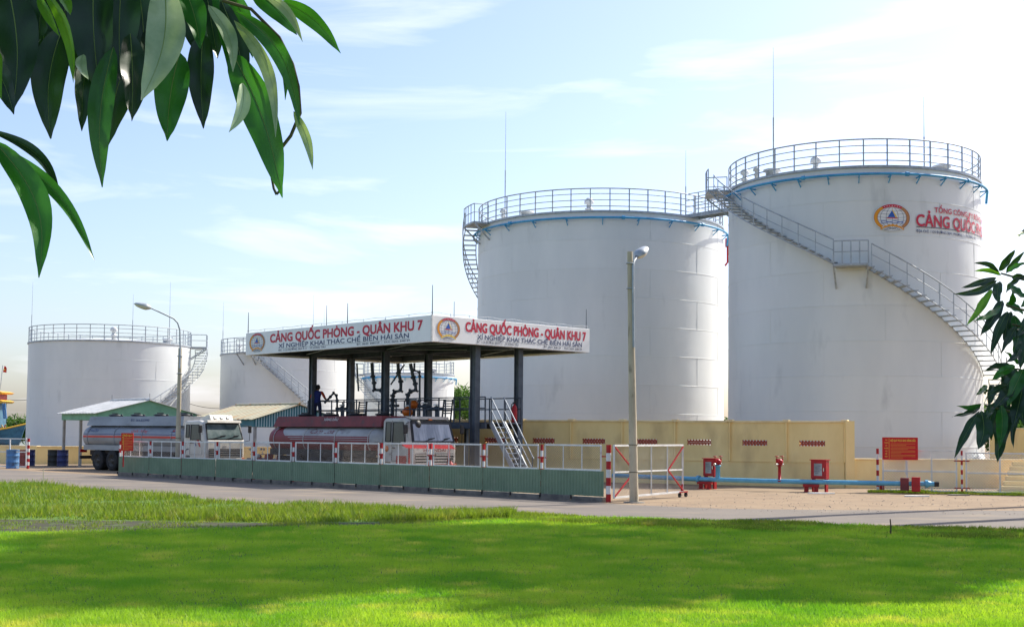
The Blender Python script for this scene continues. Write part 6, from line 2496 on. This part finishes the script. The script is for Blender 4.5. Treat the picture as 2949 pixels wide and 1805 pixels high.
# ---- mango tree at the other edge of the lawn
tr = Vector((4.9, 8.3, 0))
m2 = thing('mango_tree', 'mango tree with narrow wavy leaves reaching in front of the tallest tank and yard wall', 'tree', tr, 0)
MB().tube([tr, tr + Vector((-.1, 0, 1.0)), tr + Vector((-.25, 0, 2.0)), tr + Vector((-.3, .1, 3.2)), tr + Vector((-.1, .2, 4.4))], [.19, .16, .13, .09, .05], 12).build('trunk', K['bark'], m2, world=True)


def q2(x, y, Y=8.0):
    return at(2700 + x / 2.185, 650 + y / 2.185, Y)


nodes2 = [(400, 300), (430, 500), (470, 620), (500, 900), (300, 1130), (420, 1060), (540, 430), (560, 250), (600, 800)]
for i, (x_, y_) in enumerate(nodes2):
    e = q2(x_, y_, 8.0)
    s_ = tr + Vector((-.28, .0, max(1.4, e.z - .5 if e.z > 2.2 else e.z + .1)))
    md_ = (s_ + e) / 2 + Vector((0, 0, .08))
    MB().tube([s_, md_, e], [.03, .016, .006], 7).build('branch', K['twig'], m2, world=True)
LR = [(385, 290, 232, 236, 36), (390, 285, 486, 150, 50), (400, 310, 245, 285, 34), (375, 345, 108, 428, 52), (370, 330, 135, 396, 44), (340, 400, 185, 625, 52), (330, 430, 240, 548, 34), (390, 350, 385, 490, 66),
      (410, 470, 270, 700, 78), (400, 505, 222, 612, 56), (440, 540, 345, 798, 66), (460, 540, 425, 762, 72), (480, 560, 470, 800, 70), (430, 300, 545, 160, 40), (440, 290, 560, 235, 40), (470, 330, 560, 320, 46),
      (470, 380, 560, 470, 60), (430, 420, 530, 330, 44), (430, 480, 540, 560, 60), (460, 500, 470, 420, 46), (500, 620, 400, 800, 56), (520, 640, 480, 790, 60), (540, 640, 545, 850, 70), (270, 1135, 93, 1197, 42),
      (275, 1122, 118, 1132, 34), (262, 1165, 104, 1450, 62), (275, 1165, 250, 1415, 108), (310, 1000, 240, 1075, 40), (300, 1060, 320, 1020, 36), (420, 1060, 372, 1490, 120), (380, 1100, 335, 1360, 90), (480, 890, 305, 905, 56),
      (490, 880, 330, 985, 60), (500, 900, 375, 1050, 70), (520, 870, 420, 790, 44), (540, 900, 440, 1130, 90), (330, 1120, 310, 1200, 50), (440, 1000, 300, 1090, 50), (480, 1010, 350, 1150, 80), (540, 1000, 470, 1260, 100),
      (520, 1190, 480, 1400, 36), (560, 1050, 545, 1250, 100), (520, 760, 435, 855, 46), (560, 700, 520, 900, 80), (580, 560, 500, 700, 70), (600, 400, 520, 520, 60), (560, 40, 505, 70, 40), (600, 30, 520, 45, 40),
      (460, 1150, 400, 1330, 90), (400, 1130, 390, 1400, 80), (580, 940, 500, 1080, 80), (350, 1000, 320, 1120, 60), (450, 900, 400, 1000, 60)]
for i, (bx_, by_, tx_, ty_, w_) in enumerate(LR):
    random.seed(300 + i)
    Y = 8.0 + random.uniform(-.25, .25)
    m_ = random.choice(['leaf', 'leafdark', 'leafdark', 'leafdark', 'leafyoung'] if by_ < 560 else ['leafdark', 'leafdark', 'leafdark', 'leaf'])
    leaf_part(m2, q2(bx_, by_, Y + .06), q2(tx_, ty_, Y - .05), w_ / 2.185 / FPX * Y * 1.05, m_, bow=random.uniform(-.10, .10), twist=random.uniform(-.5, .5), ph=i * 1.3, wav=.09, fold=.3,
              tipcurl=random.uniform(-.08, .1), n=18)
crown_mesh('crown', [(4.2, 8.2, 2.5, .55), (4.5, 8.6, 3.4, .8), (5.1, 8.2, 4.2, 1.0), (4.2, 8.4, 1.95, .4), (5.2, 8.6, 2.6, .8), (4.15, 8.3, 3.0, .4)], 6000, .26, 'leafdark', m2, seed=5, droop=.6)


# ---- trees beyond the depot
def far_tree(label, px_, ytop, Y, wd, m='farleaf', nl=2600, ls=.55, seed=1, group='trees beyond the depot'):
    p = at(px_, 1250, Y)
    z = at(px_, ytop, Y).z
    t = thing('broadleaf_tree', label, 'tree', (p.x, Y, 0), 0, group)
    MB().tube([(0, 0, 0), (.1, 0, z * .3), (-.1, .1, z * .6), (.05, 0, z * .85)], [.22, .18, .12, .04], 8).build('trunk', K['bark'], t)
    r = random.Random(seed)
    cs = [(0, 0, z * .72, wd * .42)]
    for k in range(9):
        a = r.uniform(0, 6.28)
        cs.append((math.cos(a) * wd * r.uniform(.2, .42), math.sin(a) * wd * r.uniform(.2, .42), z * r.uniform(.42, .9), wd * r.uniform(.16, .26)))
    for c in cs[1:5]:
        MB().tube([(0, 0, z * .4), (c[0] * .6, c[1] * .6, c[2] * .8), (c[0], c[1], c[2])], [.08, .05, .02], 6).build('limb', K['bark'], t)
    crown_mesh('crown', cs, nl, ls, m, t, world=False, seed=seed)


far_tree('feathery green tree seen past the platform stair, behind the smallest tank', 1325, 1118, 128, 5.0, seed=2)
far_tree('small green tree showing in the gap between the two tallest tanks', 2086, 1202, 118, 3.4, nl=1600, seed=3)
far_tree('green bushy tree behind the yard wall and leafy branch', 2900, 1185, 92, 5.2, seed=4)
far_tree('round green tree beyond the yard wall, past the chain-link fence', 2960, 1205, 96, 5.0, seed=8)
far_tree('low green tree behind the fishing boat bow', 50, 1212, 140, 4.6, seed=5)


# ---- tall roadside trees out of the frame whose shade falls across the lawn
def shade_tree(label, x, y, h, wd, seed, nl=9000, z0=.3):
    t = thing('roadside_tree', label, 'tree', (x, y, 0), 0, 'tall trees beside the lawn')
    r = random.Random(seed)
    MB().tube([(0, 0, 0), (.15, .1, h * .25), (-.1, .2, h * .55), (.1, 0, h * .85)], [.30, .25, .18, .05], 12).build('trunk', K['bark'], t)
    cs = []
    for k in range(30):
        f = r.uniform(z0, 1.0)
        a = r.uniform(0, 6.28)
        rr = wd * r.uniform(.1, .7)
        cs.append((math.cos(a) * rr, math.sin(a) * rr, h * f, wd * r.uniform(.3, .46)))
    for c in cs[:9]:
        MB().tube([(0, .1, c[2] * .6), (c[0] * .6, c[1] * .6, c[2] * .85), (c[0], c[1], c[2])], [.12, .07, .03], 7).build('limb', K['bark'], t)
    crown_mesh('crown', cs, nl, .75, 'shadeleaf', t, world=False, seed=seed)


shade_tree('roadside tree with lowest crown beside the lawn edge', 13.8, 24.2, 13, 2.6, 21, z0=.42)
shade_tree('mid-sized roadside tree standing at the road bend', 17.2, 29.6, 21, 3.2, 22, 9000, z0=.45)
shade_tree('very tall slender roadside tree across the road from the lawn', 19.6, 36.4, 34, 3.8, 23, 14000, z0=.5)
shade_tree('very tall roadside tree with a long bare trunk beside the chain-link fence', 21.4, 41.6, 35, 4.0, 24, 14000, z0=.72)
shade_tree('very tall leafy roadside tree in the middle of the row', 20.4, 33.6, 31, 3.6, 25, 13000, z0=.45)
